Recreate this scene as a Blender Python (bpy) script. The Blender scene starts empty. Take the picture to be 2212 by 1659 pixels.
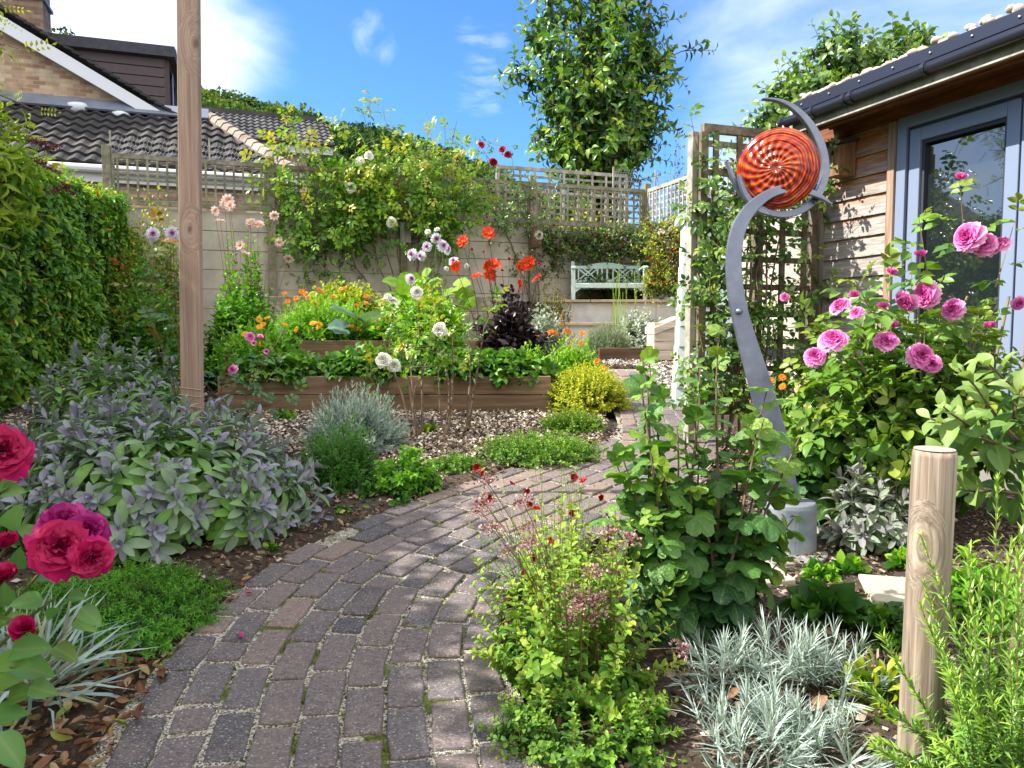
import bpy, math, numpy as np
from mathutils import Vector, Matrix
R = math.radians
sc = bpy.context.scene
COL = sc.collection
# ---------------------------------------------------------------- camera
CZ, PITCH, FPX, CX, CY = 1.35, R(4.01), 1661.0, 1106.0, 829.5
cam = bpy.data.objects.new('camera', bpy.data.cameras.new('camera'))
COL.objects.link(cam); sc.camera = cam
cam.data.sensor_width = 36; cam.data.lens = 36*FPX/2212
cam.data.clip_start = .05; cam.data.clip_end = 3000
cam.location = (0, 0, CZ); cam.rotation_euler = (R(90)-PITCH, 0, 0)
# ---------------------------------------------------------------- light
SUN_EL = R(42); SUN_H = np.array([.9986, .052])          # way the light travels over the ground
sun = bpy.data.objects.new('sun', bpy.data.lights.new('sun', 'SUN')); COL.objects.link(sun)
sun.data.energy = 5.0; sun.data.angle = R(.53); sun.data.color = (1, .95, .86)
Ld = Vector((SUN_H[0]*math.cos(SUN_EL), SUN_H[1]*math.cos(SUN_EL), -math.sin(SUN_EL)))
sun.rotation_euler = Ld.to_track_quat('-Z', 'Y').to_euler(); sun.location = (-8, 6, 12)
sc.view_settings.view_transform = 'Standard'; sc.view_settings.look = 'None'
sc.view_settings.exposure = 1.1; sc.view_settings.gamma = 1
sc.render.engine = 'CYCLES'
cy = sc.cycles
cy.use_denoising = True; cy.max_bounces = 7; cy.diffuse_bounces = 3; cy.glossy_bounces = 3
cy.transmission_bounces = 4; cy.transparent_max_bounces = 6; cy.use_adaptive_sampling = True
cy.caustics_reflective = False; cy.caustics_refractive = False; cy.sample_clamp_indirect = 6

def ray(u, v):
    x, y = (u-CX)/FPX, (CY-v)/FPX
    return np.array([x, math.cos(PITCH)+y*math.sin(PITCH), -math.sin(PITCH)+y*math.cos(PITCH)])
C0 = np.array([0, 0, CZ])
SL = .09
def P(u, v, Y): d = ray(u, v); return C0+d*(Y/d[1])
def Gd(u, v): d = ray(u, v); return C0+d*(CZ/(SL*d[1]-d[2]))
E1 = np.array([.943, .331, 0]); E2 = np.array([-.331, .943, 0]); UP = np.array([0, 0, 1.])
def Hq(u, v, q): d = ray(u, v); return C0+d*(q/(d@E2))
def gz(x, y): return SL*np.clip(y, -6, 12.4)

def lk(nt, a, b): nt.links.new(a, b)
def nd(nt, typ, **kw):
    n = nt.nodes.new(typ)
    for k, v in kw.items():
        if k.startswith('i_'):
            key = k[2:]; key = int(key) if key.isdigit() else key.replace('_', ' ')
            if hasattr(v, 'is_linked'): nt.links.new(v, n.inputs[key])
            else: n.inputs[key].default_value = v
        else: setattr(n, k, v)
    return n
def c4(c): return (c[0], c[1], c[2], 1)
def ramp(nt, fac, stops, interp='LINEAR'):
    n = nt.nodes.new('ShaderNodeValToRGB'); e = n.color_ramp.elements; n.color_ramp.interpolation = interp
    while len(e) < len(stops): e.new(.5)
    for k, (p, c) in enumerate(stops):
        e[k].position = p; e[k].color = c4(c) if not isinstance(c, (int, float)) else (c, c, c, 1)
    if fac is not None: nt.links.new(fac, n.inputs[0])
    return n.outputs[0]
def mixc(nt, fac, a, b, mode='MIX'):
    n = nt.nodes.new('ShaderNodeMix'); n.data_type = 'RGBA'; n.blend_type = mode
    for s, v in ((n.inputs[0], fac), (n.inputs[6], a), (n.inputs[7], b)):
        if hasattr(v, 'is_linked'): nt.links.new(v, s)
        else: s.default_value = v if isinstance(v, (int, float)) else c4(v)
    return n.outputs[2]
def mth(nt, op, a, b=0., c=None):
    n = nt.nodes.new('ShaderNodeMath'); n.operation = op
    for k, v in enumerate((a, b, c)):
        if v is None: continue
        if hasattr(v, 'is_linked'): nt.links.new(v, n.inputs[k])
        else: n.inputs[k].default_value = v
    return n.outputs[0]
# ---------------------------------------------------------------- sky
world = bpy.data.worlds.new('World'); sc.world = world; world.use_nodes = True
wt = world.node_tree; wt.nodes.clear()
sky = nd(wt, 'ShaderNodeTexSky', sky_type='NISHITA', sun_disc=False, sun_elevation=SUN_EL,
         sun_rotation=math.atan2(-SUN_H[0], -SUN_H[1]), air_density=1.0, dust_density=.4, ozone_density=3.0, altitude=200)
tc = nd(wt, 'ShaderNodeTexCoord')
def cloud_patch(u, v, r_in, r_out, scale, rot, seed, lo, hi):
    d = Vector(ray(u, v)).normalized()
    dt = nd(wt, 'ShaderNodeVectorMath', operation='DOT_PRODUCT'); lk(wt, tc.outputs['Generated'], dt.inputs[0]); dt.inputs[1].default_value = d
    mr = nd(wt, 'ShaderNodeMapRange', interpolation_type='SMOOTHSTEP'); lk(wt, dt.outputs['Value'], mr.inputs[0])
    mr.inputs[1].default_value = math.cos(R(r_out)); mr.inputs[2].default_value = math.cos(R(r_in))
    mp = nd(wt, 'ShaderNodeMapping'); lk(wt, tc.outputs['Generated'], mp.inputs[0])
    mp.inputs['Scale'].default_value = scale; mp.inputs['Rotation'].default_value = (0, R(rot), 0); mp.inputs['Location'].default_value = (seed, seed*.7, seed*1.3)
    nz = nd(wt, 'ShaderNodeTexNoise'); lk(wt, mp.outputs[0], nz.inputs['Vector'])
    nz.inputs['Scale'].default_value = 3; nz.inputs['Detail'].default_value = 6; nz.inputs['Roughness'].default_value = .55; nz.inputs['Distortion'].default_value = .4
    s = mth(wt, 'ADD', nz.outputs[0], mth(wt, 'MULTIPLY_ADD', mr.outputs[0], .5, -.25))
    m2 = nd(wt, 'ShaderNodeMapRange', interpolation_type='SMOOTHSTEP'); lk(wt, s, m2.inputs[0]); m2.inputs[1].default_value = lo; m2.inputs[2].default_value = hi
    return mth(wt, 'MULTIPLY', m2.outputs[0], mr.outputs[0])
masks = [cloud_patch(250, 50, 2, 14, (1.4, 1.4, 3.), 10, 1.3, .43, .95),
         mth(wt, 'MULTIPLY', cloud_patch(2050, 60, 6, 24, (1, 1, 3.5), 25, 4.1, .45, 1.15), .85),
         mth(wt, 'MULTIPLY', cloud_patch(1700, 270, 1, 11, (1, 1, 3.5), 25, 7.7, .48, 1.1), .9),
         mth(wt, 'MULTIPLY', cloud_patch(805, 80, 0, 3.0, (9, 9, 7), 0, 2.2, .60, 1.0), .3),
         mth(wt, 'MULTIPLY', cloud_patch(1040, 95, 0, 3.2, (7, 7, 26), 20, 5.2, .60, 1.0), .2),
         mth(wt, 'MULTIPLY', cloud_patch(1035, 200, 0, 3.6, (7, 7, 26), 8, 9.2, .60, 1.0), .2),
         mth(wt, 'MULTIPLY', cloud_patch(480, 165, 0, 3.4, (8, 8, 22), 0, 3.7, .6, 1.0), .6),
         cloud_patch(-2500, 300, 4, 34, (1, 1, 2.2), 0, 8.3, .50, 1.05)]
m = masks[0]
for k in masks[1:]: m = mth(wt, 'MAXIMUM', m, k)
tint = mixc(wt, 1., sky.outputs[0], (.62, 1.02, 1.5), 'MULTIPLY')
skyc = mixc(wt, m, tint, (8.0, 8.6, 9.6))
# added unseen white cloud overhead and behind the camera, fills the shadows
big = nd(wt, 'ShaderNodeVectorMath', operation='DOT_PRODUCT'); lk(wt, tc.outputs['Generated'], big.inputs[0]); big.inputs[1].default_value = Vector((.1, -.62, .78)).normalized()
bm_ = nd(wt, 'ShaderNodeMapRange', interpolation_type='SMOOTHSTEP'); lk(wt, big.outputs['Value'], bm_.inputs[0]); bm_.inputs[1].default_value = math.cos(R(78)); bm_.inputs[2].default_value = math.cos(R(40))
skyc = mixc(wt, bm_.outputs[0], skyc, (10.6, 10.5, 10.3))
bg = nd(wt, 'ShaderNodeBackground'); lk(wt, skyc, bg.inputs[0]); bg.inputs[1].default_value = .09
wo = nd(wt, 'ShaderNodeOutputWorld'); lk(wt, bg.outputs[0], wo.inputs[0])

# ---------------------------------------------------------------- object helpers
def thing(name, label, cat, loc, group=None):
    o = bpy.data.objects.new(name, None); COL.objects.link(o); o.location = tuple(float(a) for a in loc)
    o.empty_display_size = .1
    o['label'] = label; o['category'] = cat
    if group: o['group'] = group
    return o
def tag(o, label, cat, group=None):
    o['label'] = label; o['category'] = cat
    if group: o['group'] = group
    return o
def kind(o, k, label=None):
    o['kind'] = k
    if label: o['label'] = label
    return o

class Geo:
    def __init__(s): s.V = []; s.F = []; s.Rn = []; s.Md = []; s.n = 0
    def add(s, V, F, rnd=.5, mid=0.):
        V = np.asarray(V, float).reshape(-1, 3); k = len(V)
        s.V.append(V)
        for f in F: s.F.append(np.asarray(f, int)+s.n)
        s.Rn.append(np.broadcast_to(np.asarray(rnd, float), (k,))); s.Md.append(np.broadcast_to(np.asarray(mid, float), (k,)))
        s.n += k; return s
    def obox(s, c, h, ex=(1, 0, 0), ey=(0, 1, 0), ez=(0, 0, 1), rnd=.5, mid=None):
        c = np.asarray(c, float); ex, ey, ez = (np.asarray(a, float) for a in (ex, ey, ez))
        sg = np.array([[x, y, z] for z in (-1, 1) for y in (-1, 1) for x in (-1, 1)], float)*np.asarray(h, float)
        V = c+sg[:, :1]*ex+sg[:, 1:2]*ey+sg[:, 2:]*ez
        return s.add(V, [[[0, 2, 3, 1], [4, 5, 7, 6], [0, 1, 5, 4], [2, 6, 7, 3], [0, 4, 6, 2], [1, 3, 7, 5]]], rnd, (sg[:, 2] > 0)*1. if mid is None else mid)
    def bar(s, a, b, w, t, up=(0, 0, 1), rnd=.5):
        a = np.asarray(a, float); b = np.asarray(b, float); d = b-a; L = np.linalg.norm(d); d = d/L
        up = np.asarray(up, float); sd = np.cross(d, up); sd /= np.linalg.norm(sd); uu = np.cross(sd, d)
        return s.obox((a+b)/2, (L/2, w/2, t/2), d, sd, uu, rnd)
    def tubes(s, paths, rad, sides=5, rnd=.5, cap=True):
        paths = np.asarray(paths, float)
        if paths.ndim == 2: paths = paths[None]
        k, n, _ = paths.shape
        rad = np.broadcast_to(np.asarray(rad, float), (k, n)) if np.ndim(rad) != 1 or np.shape(rad)[0] == n else np.broadcast_to(np.asarray(rad)[:, None], (k, n))
        T = np.gradient(paths, axis=1); T /= np.linalg.norm(T, axis=2, keepdims=True)+1e-9
        ref = np.where(np.abs(T[..., 2:3]) > .95, np.array([1., 0, 0]), np.array([0, 0, 1.]))
        A = np.cross(T, ref); A /= np.linalg.norm(A, axis=2, keepdims=True)+1e-9; B = np.cross(T, A)
        an = np.arange(sides)*2*math.pi/sides
        V = paths[:, :, None]+rad[:, :, None, None]*(np.cos(an)[:, None]*A[:, :, None]+np.sin(an)[:, None]*B[:, :, None])
        idx = np.arange(k*n*sides).reshape(k, n, sides)
        a, b = idx[:, :-1], idx[:, 1:]
        F = np.stack([a, np.roll(a, -1, 2), np.roll(b, -1, 2), b], -1).reshape(-1, 4)
        Fs = [F]
        if cap: Fs += [idx[:, 0, ::-1], idx[:, -1]]
        if np.ndim(rnd) == 1: rnd = np.repeat(rnd, n*sides)
        return s.add(V, Fs, rnd, np.repeat(np.tile(np.linspace(0, 1, n), k), sides))
    def lathe(s, c, prof, seg=24, axis=(0, 0, 1), rnd=.5, squash=(1, 1)):
        ax = np.asarray(axis, float); ax /= np.linalg.norm(ax); ref = np.array([1., 0, 0]) if abs(ax[0]) < .9 else np.array([0, 1., 0])
        e1 = ref-ax*(ref@ax); e1 /= np.linalg.norm(e1); e2 = np.cross(ax, e1)
        an = np.arange(seg)*2*math.pi/seg; n = len(prof); pr = np.asarray(prof, float)
        V = np.asarray(c)+pr[:, None, :1]*(np.cos(an)[None, :, None]*e1*squash[0]+np.sin(an)[None, :, None]*e2*squash[1])+pr[:, None, 1:]*ax
        idx = np.arange(n*seg).reshape(n, seg); a, b = idx[:-1], idx[1:]
        F = np.stack([a, np.roll(a, -1, 1), np.roll(b, -1, 1), b], -1).reshape(-1, 4)
        return s.add(V, [F, idx[:1, ::-1], idx[-1:]], rnd, np.repeat(np.linspace(0, 1, n), seg))
    def prism(s, pts, depth, rnd=.5):
        p = np.asarray(pts, float); n = len(p); d = np.asarray(depth, float)
        V = np.concatenate([p, p+d]); i = np.arange(n); j = (i+1) % n
        return s.add(V, [i[None, ::-1], (i+n)[None], np.stack([i, j, j+n, i+n], 1)], rnd)
    def leaves(s, Pp, D, N, S, tp, rnd, wid=1.):
        Pp = np.asarray(Pp, float); k = len(Pp)
        if k == 0: return s
        D = D/(np.linalg.norm(D, axis=1, keepdims=True)+1e-9)
        N = N-(N*D).sum(1, keepdims=True)*D; N = N/(np.linalg.norm(N, axis=1, keepdims=True)+1e-9)
        X = np.cross(D, N); S = np.broadcast_to(np.asarray(S, float), (k,)); wid = np.broadcast_to(np.asarray(wid, float), (k,))
        tv, tf, tm = tp; n = len(tv)
        V = Pp[:, None]+S[:, None, None]*(tv[None, :, :1]*wid[:, None, None]*X[:, None]+tv[None, :, 1:2]*D[:, None]+tv[None, :, 2:]*N[:, None])
        off = (np.arange(k)*n)[:, None, None]
        return s.add(V, [(f[None]+off).reshape(-1, f.shape[1]) for f in tf], np.repeat(np.broadcast_to(rnd, (k,)), n), np.tile(tm, k))
    def mesh(s, name, mat, org=(0, 0, 0), smooth=False):
        V = np.concatenate(s.V)-np.asarray(org, float); me = bpy.data.meshes.new(name)
        tot = np.concatenate([np.full(len(f), f.shape[1]) for f in s.F if len(f)]); lp = np.concatenate([f.ravel() for f in s.F if len(f)])
        me.vertices.add(len(V)); me.vertices.foreach_set('co', V.astype('f4').ravel())
        me.loops.add(len(lp)); me.loops.foreach_set('vertex_index', lp.astype('i4'))
        me.polygons.add(len(tot)); st = np.concatenate([[0], np.cumsum(tot)[:-1]])
        me.polygons.foreach_set('loop_start', st.astype('i4')); me.polygons.foreach_set('loop_total', tot.astype('i4'))
        me.polygons.foreach_set('use_smooth', np.full(len(tot), smooth))
        for nm, arr in (('rnd', s.Rn), ('mid', s.Md)):
            at = me.attributes.new(nm, 'FLOAT', 'POINT'); at.data.foreach_set('value', np.concatenate(arr).astype('f4'))
        me.update(calc_edges=True); me.materials.append(mat); return me
    def obj(s, name, mat, root=None, smooth=False, bevel=0, org=None):
        o0 = (0, 0, 0) if root is None and org is None else (org if org is not None else world_loc(root))
        o = bpy.data.objects.new(name, s.mesh(name, mat, o0, smooth)); COL.objects.link(o)
        if root is not None: o.parent = root
        else: o.location = tuple(float(a) for a in o0)
        if bevel:
            b = o.modifiers.new('bevel', 'BEVEL'); b.width = bevel; b.segments = 2; b.limit_method = 'ANGLE'
        return o
def world_loc(o):
    l = np.zeros(3)
    while o is not None: l += np.array(o.location); o = o.parent
    return l

# ---------------------------------------------------------------- materials
def newmat(name):
    m = bpy.data.materials.new(name); m.use_nodes = True
    nt = m.node_tree; return m, nt, nt.nodes['Principled BSDF']
def attr(nt, n): return nd(nt, 'ShaderNodeAttribute', attribute_name=n).outputs['Fac']
def noise(nt, scale, vec=None, detail=4, rough=.55, out=0, dist=0):
    n = nd(nt, 'ShaderNodeTexNoise'); n.inputs['Scale'].default_value = scale; n.inputs['Detail'].default_value = detail
    n.inputs['Roughness'].default_value = rough; n.inputs['Distortion'].default_value = dist
    if vec is None: vec = nd(nt, 'ShaderNodeTexCoord').outputs['Object']
    nt.links.new(vec, n.inputs['Vector']); return n.outputs[out]
def mapped(nt, scale, rot=(0, 0, 0), src='Object'):
    t = nd(nt, 'ShaderNodeTexCoord'); q = nd(nt, 'ShaderNodeMapping'); nt.links.new(t.outputs[src], q.inputs[0])
    if rot != (0, 0, 0):
        q0 = q; q0.inputs['Rotation'].default_value = rot; q = nd(nt, 'ShaderNodeMapping'); nt.links.new(q0.outputs[0], q.inputs[0])
    q.inputs['Scale'].default_value = scale; return q.outputs[0]
def bump(nt, b, h, st=.4, dist=.01):
    n = nd(nt, 'ShaderNodeBump'); n.inputs['Strength'].default_value = st; n.inputs['Distance'].default_value = dist
    nt.links.new(h, n.inputs['Height']); nt.links.new(n.outputs[0], b.inputs['Normal'])
def leafmat(name, stops, trans=.3, rough=.45, spec=.35, vein=None, tcol=(1.25, 1.35, .5), veinw=.92, blotch=0.18, wr=0):
    m, nt, b = newmat(name)
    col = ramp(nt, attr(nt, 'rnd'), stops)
    nz = noise(nt, 14, detail=2)
    col = mixc(nt, 1., col, ramp(nt, nz, [(.3, (1-blotch,)*3), (.7, (1+blotch,)*3)]), 'MULTIPLY')
    if vein: col = mixc(nt, mth(nt, 'MULTIPLY', mth(nt, 'POWER', attr(nt, 'mid'), 7), veinw), col, vein)
    nt.links.new(col, b.inputs['Base Color']); b.inputs['Roughness'].default_value = rough; b.inputs['Specular IOR Level'].default_value = spec
    if wr: bump(nt, b, noise(nt, 110, detail=3), wr, .006)
    if trans:
        tr = nd(nt, 'ShaderNodeBsdfTranslucent'); nt.links.new(mixc(nt, 1., col, tcol, 'MULTIPLY'), tr.inputs[0])
        mx = nd(nt, 'ShaderNodeMixShader'); mx.inputs[0].default_value = trans
        nt.links.new(b.outputs[0], mx.inputs[1]); nt.links.new(tr.outputs[0], mx.inputs[2])
        nt.links.new(mx.outputs[0], nt.nodes['Material Output'].inputs[0])
    return m
def wood(name, c1, c2, scale=(30, 30, 1.5), rot=(0, 0, 0), rough=.75, knots=None, moss=None, bst=.35, vary=.25, kpts=()):
    m, nt, b = newmat(name)
    v = mapped(nt, scale, rot); kd = None
    for (x, y, z, r) in kpts:                               # knots: the grain bends round each of these points
        sb_ = nd(nt, 'ShaderNodeVectorMath', operation='SUBTRACT'); lk(nt, nd(nt, 'ShaderNodeTexCoord').outputs['Object'], sb_.inputs[0]); sb_.inputs[1].default_value = (x, y, z)
        ml = nd(nt, 'ShaderNodeVectorMath', operation='MULTIPLY'); lk(nt, sb_.outputs[0], ml.inputs[0]); ml.inputs[1].default_value = (1/r, 1/r, .55/r)
        ln_ = nd(nt, 'ShaderNodeVectorMath', operation='LENGTH'); lk(nt, ml.outputs[0], ln_.inputs[0]); kd = ln_.outputs['Value'] if kd is None else mth(nt, 'MINIMUM', kd, ln_.outputs['Value'])
    if kd is not None:
        inf = ramp(nt, mth(nt, 'MULTIPLY', kd, .2), [(0, 1.), (.25, .75), (1, 0.)]); rv = nd(nt, 'ShaderNodeCombineXYZ'); q_ = mth(nt, 'MULTIPLY', kd, 1.6)
        for k in range(3): lk(nt, q_, rv.inputs[k])
        va = nd(nt, 'ShaderNodeMix', data_type='VECTOR'); lk(nt, inf, va.inputs[0]); lk(nt, v, va.inputs[4]); lk(nt, rv.outputs[0], va.inputs[5]); v = va.outputs[1]
    n1 = noise(nt, 1.6, v, 5, .6, dist=.8); n2 = noise(nt, .6, v, 2)
    col = ramp(nt, n1, [(.3, c1), (.52, [(x+y)/2 for x, y in zip(c1, c2)]), (.72, c2)])
    col = mixc(nt, 1., col, ramp(nt, n2, [(.3, (1-vary,)*3), (.7, (1+vary,)*3)]), 'MULTIPLY')
    col = mixc(nt, 1., col, ramp(nt, attr(nt, 'rnd'), [(0, (.75,)*3), (1, (1.25,)*3)]), 'MULTIPLY')
    h = n1
    if kd is not None: col = mixc(nt, ramp(nt, kd, [(.45, .8), (.75, .25), (1., 0.)]), col, [x*.42 for x in c1])
    if knots:
        vo = nd(nt, 'ShaderNodeTexVoronoi'); nt.links.new(mapped(nt, knots, rot), vo.inputs['Vector']); vo.inputs['Scale'].default_value = 1
        k = ramp(nt, vo.outputs['Distance'], [(.05, 1.), (.16, 0.)]); col = mixc(nt, mth(nt, 'MULTIPLY', k, .7), col, [x*.35 for x in c1])
    if moss:
        mk = ramp(nt, noise(nt, 3, detail=5), [(.45, 0.), (.7, .8)]); col = mixc(nt, mk, col, moss)
    nt.links.new(col, b.inputs['Base Color']); b.inputs['Roughness'].default_value = rough; b.inputs['Specular IOR Level'].default_value = .2
    bump(nt, b, h, bst, .006); return m
def plain(name, c, rough=.5, metal=0., nz=0., nscale=8, spec=.5, bst=0, c2=None):
    m, nt, b = newmat(name)
    if nz or c2:
        n = noise(nt, nscale, detail=6, rough=.6)
        col = ramp(nt, n, [(.3, c), (.7, c2)]) if c2 else mixc(nt, 1., c, ramp(nt, n, [(.3, (1-nz,)*3), (.7, (1+nz,)*3)]), 'MULTIPLY')
        nt.links.new(col, b.inputs['Base Color'])
        if bst: bump(nt, b, n, bst, .01)
    else: b.inputs['Base Color'].default_value = c4(c)
    b.inputs['Roughness'].default_value = rough; b.inputs['Metallic'].default_value = metal; b.inputs['Specular IOR Level'].default_value = spec
    return m
def petalmat(name, stops, trans=.3, rough=.5):
    m, nt, b = newmat(name)
    col = ramp(nt, attr(nt, 'mid'), stops)
    col = mixc(nt, 1., col, ramp(nt, attr(nt, 'rnd'), [(0, (.72,)*3), (1, (1.2,)*3)]), 'MULTIPLY')
    nt.links.new(col, b.inputs['Base Color']); b.inputs['Roughness'].default_value = rough; b.inputs['Specular IOR Level'].default_value = .25
    tr = nd(nt, 'ShaderNodeBsdfTranslucent'); nt.links.new(col, tr.inputs[0]); mx = nd(nt, 'ShaderNodeMixShader'); mx.inputs[0].default_value = trans
    nt.links.new(b.outputs[0], mx.inputs[1]); nt.links.new(tr.outputs[0], mx.inputs[2]); nt.links.new(mx.outputs[0], nt.nodes['Material Output'].inputs[0])
    return m

# ---------------------------------------------------------------- leaf templates: along +Y, upper side +Z, length 1
def leaf_t(w=.45, n=4, cup=.25, droop=.25, pw=.8, pet=.08, q=.75, wave=0.):
    V = [(0, 0, 0)]; M = [1.]; t = np.linspace(0, 1, n+1)
    for k in range(1, n):
        tt = t[k]; hw = w/2*math.sin(math.pi*tt**pw)**q; y = pet+(1-pet)*tt; z = -droop*tt*tt
        zz = z+cup*hw*2; wv = wave*(1 if k % 2 else -1)
        V += [(-hw, y, zz+wv), (0, y, z), (hw, y, zz-wv)]; M += [0., 1., 0.]
    V.append((0, 1, -droop)); M.append(.4)
    tri = [(0, 2, 1), (0, 3, 2)]; quad = []
    for k in range(n-2):
        a = 1+3*k; quad += [(a, a+1, a+4, a+3), (a+1, a+2, a+5, a+4)]
    a = 1+3*(n-2); e = len(V)-1; tri += [(a, a+1, e), (a+1, a+2, e)]
    F = [np.array(tri)]
    if quad: F.append(np.array(quad))
    return np.array(V, float), F, np.array(M)
def needle_t(w=.08, bend=.1):
    V = [(-w*.35, 0, 0), (w*.35, 0, 0), (-w*.5, .5, -bend*.25+.02), (w*.5, .5, -bend*.25+.02), (0, 1, -bend)]
    return np.array(V, float), [np.array([(2, 3, 4)]), np.array([(0, 1, 3, 2)])], np.array([.3, .3, .3, .3, .6])
def combine(base, places):
    Vs, Fq, Ms, n = [], {}, [], 0
    for (x, y, z, ang, s, tilt) in places:
        v = base[0]*s; ca, sa = math.cos(ang), math.sin(ang)
        ct, st = math.cos(tilt), math.sin(tilt)
        v = np.stack([v[:, 0], v[:, 1]*ct-v[:, 2]*st, v[:, 1]*st+v[:, 2]*ct], 1)
        v = np.stack([v[:, 0]*ca+v[:, 1]*sa, -v[:, 0]*sa+v[:, 1]*ca, v[:, 2]], 1)+(x, y, z)
        Vs.append(v); Ms.append(base[2])
        for f in base[1]: Fq.setdefault(f.shape[1], []).append(f+n)
        n += len(v)
    return np.concatenate(Vs), [np.concatenate(f) for f in Fq.values()], np.concatenate(Ms)
def lobed_t(lobes=5, depth=.3, spread=125, serr=.06, cup=.1, droop=.35, pet=.25, n=17, fold=.06):
    th = np.linspace(-R(spread), R(spread), n); V = [(0, pet, 0)]; M = [1.]
    ph = th/R(spread)*(lobes/2)
    lob = 1-4*np.abs((ph+.5) % 1-.5)
    r = (1-depth/2+depth/2*lob)*(.62+.38*np.cos(th/2)**2)*(1-pet)
    r = r*(1+serr*np.where(np.arange(n) % 2, 1, -1)); r[0] *= .75; r[-1] *= .75
    for f in (.5, 1.):
        for k in range(n):
            x = math.sin(th[k])*r[k]*f; y = math.cos(th[k])*r[k]*f
            V.append((x, pet+y, -droop*(x*x+y*y)*.8+cup*abs(x)+fold*lob[k]*f*-.5)); M.append(max(0, lob[k])*(.97 if f < 1 else .9))
    tri = [(0, 2+k, 1+k) for k in range(n-1)]; quad = [(1+k, 2+k, 2+n+k, 1+n+k) for k in range(n-1)]
    return np.array(V, float), [np.array(tri), np.array(quad)], np.array(M)
T_small = leaf_t(.55, 2, .3, .15, .9)
T_ov = leaf_t(.55, 4, .3, .25, .75)
T_oval = leaf_t(.62, 5, .22, .22, .85, .06, .6)
T_sage = leaf_t(.38, 6, .22, .25, 1., .16, .45, .008)
T_lan = leaf_t(.26, 4, .4, .35, .85, .04)
T_tree = leaf_t(.5, 5, .25, .4, .7, .12)
T_needle = needle_t(.09, .12); T_blade = needle_t(.05, .5)
T_lobe = lobed_t(); T_round = lobed_t(5, .16, 140, .04, .12, .3, .2)
T_big = lobed_t(5, .12, 150, .03, .3, .25, .1)
_l = leaf_t(.62, 4, .25, .2, .8, .05, .65)
T_rose = combine(_l, [(0, .62, -.05, 0, .42, -.25), (-.02, .56, -.03, -1.15, .36, -.1), (.02, .56, -.03, 1.15, .36, -.1), (-.01, .3, 0, -1.25, .3, 0), (.01, .3, 0, 1.25, .3, 0)])
_l2 = leaf_t(.45, 2, .2, .2, .9, .05)
T_rob = combine(_l2, [(0, .9, -.12, 0, .2, -.3)]+[(s*.01, .2+.14*k, -.02*k, s*1.2, .2, -.15) for k in range(5) for s in (-1, 1)])
_l3 = leaf_t(.7, 3, .3, .2, .8, .05)
T_tri = combine(_l3, [(0, .4, 0, 0, .6, -.2), (0, .4, 0, -1.4, .55, -.15), (0, .4, 0, 1.4, .55, -.15)])
T_fern = combine(_l2, [(0, .7, 0, 0, .32, -.2)]+[(0, .25+.17*k, 0, s*.95, .34-.04*k, -.1) for k in range(3) for s in (-1, 1)])

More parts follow.
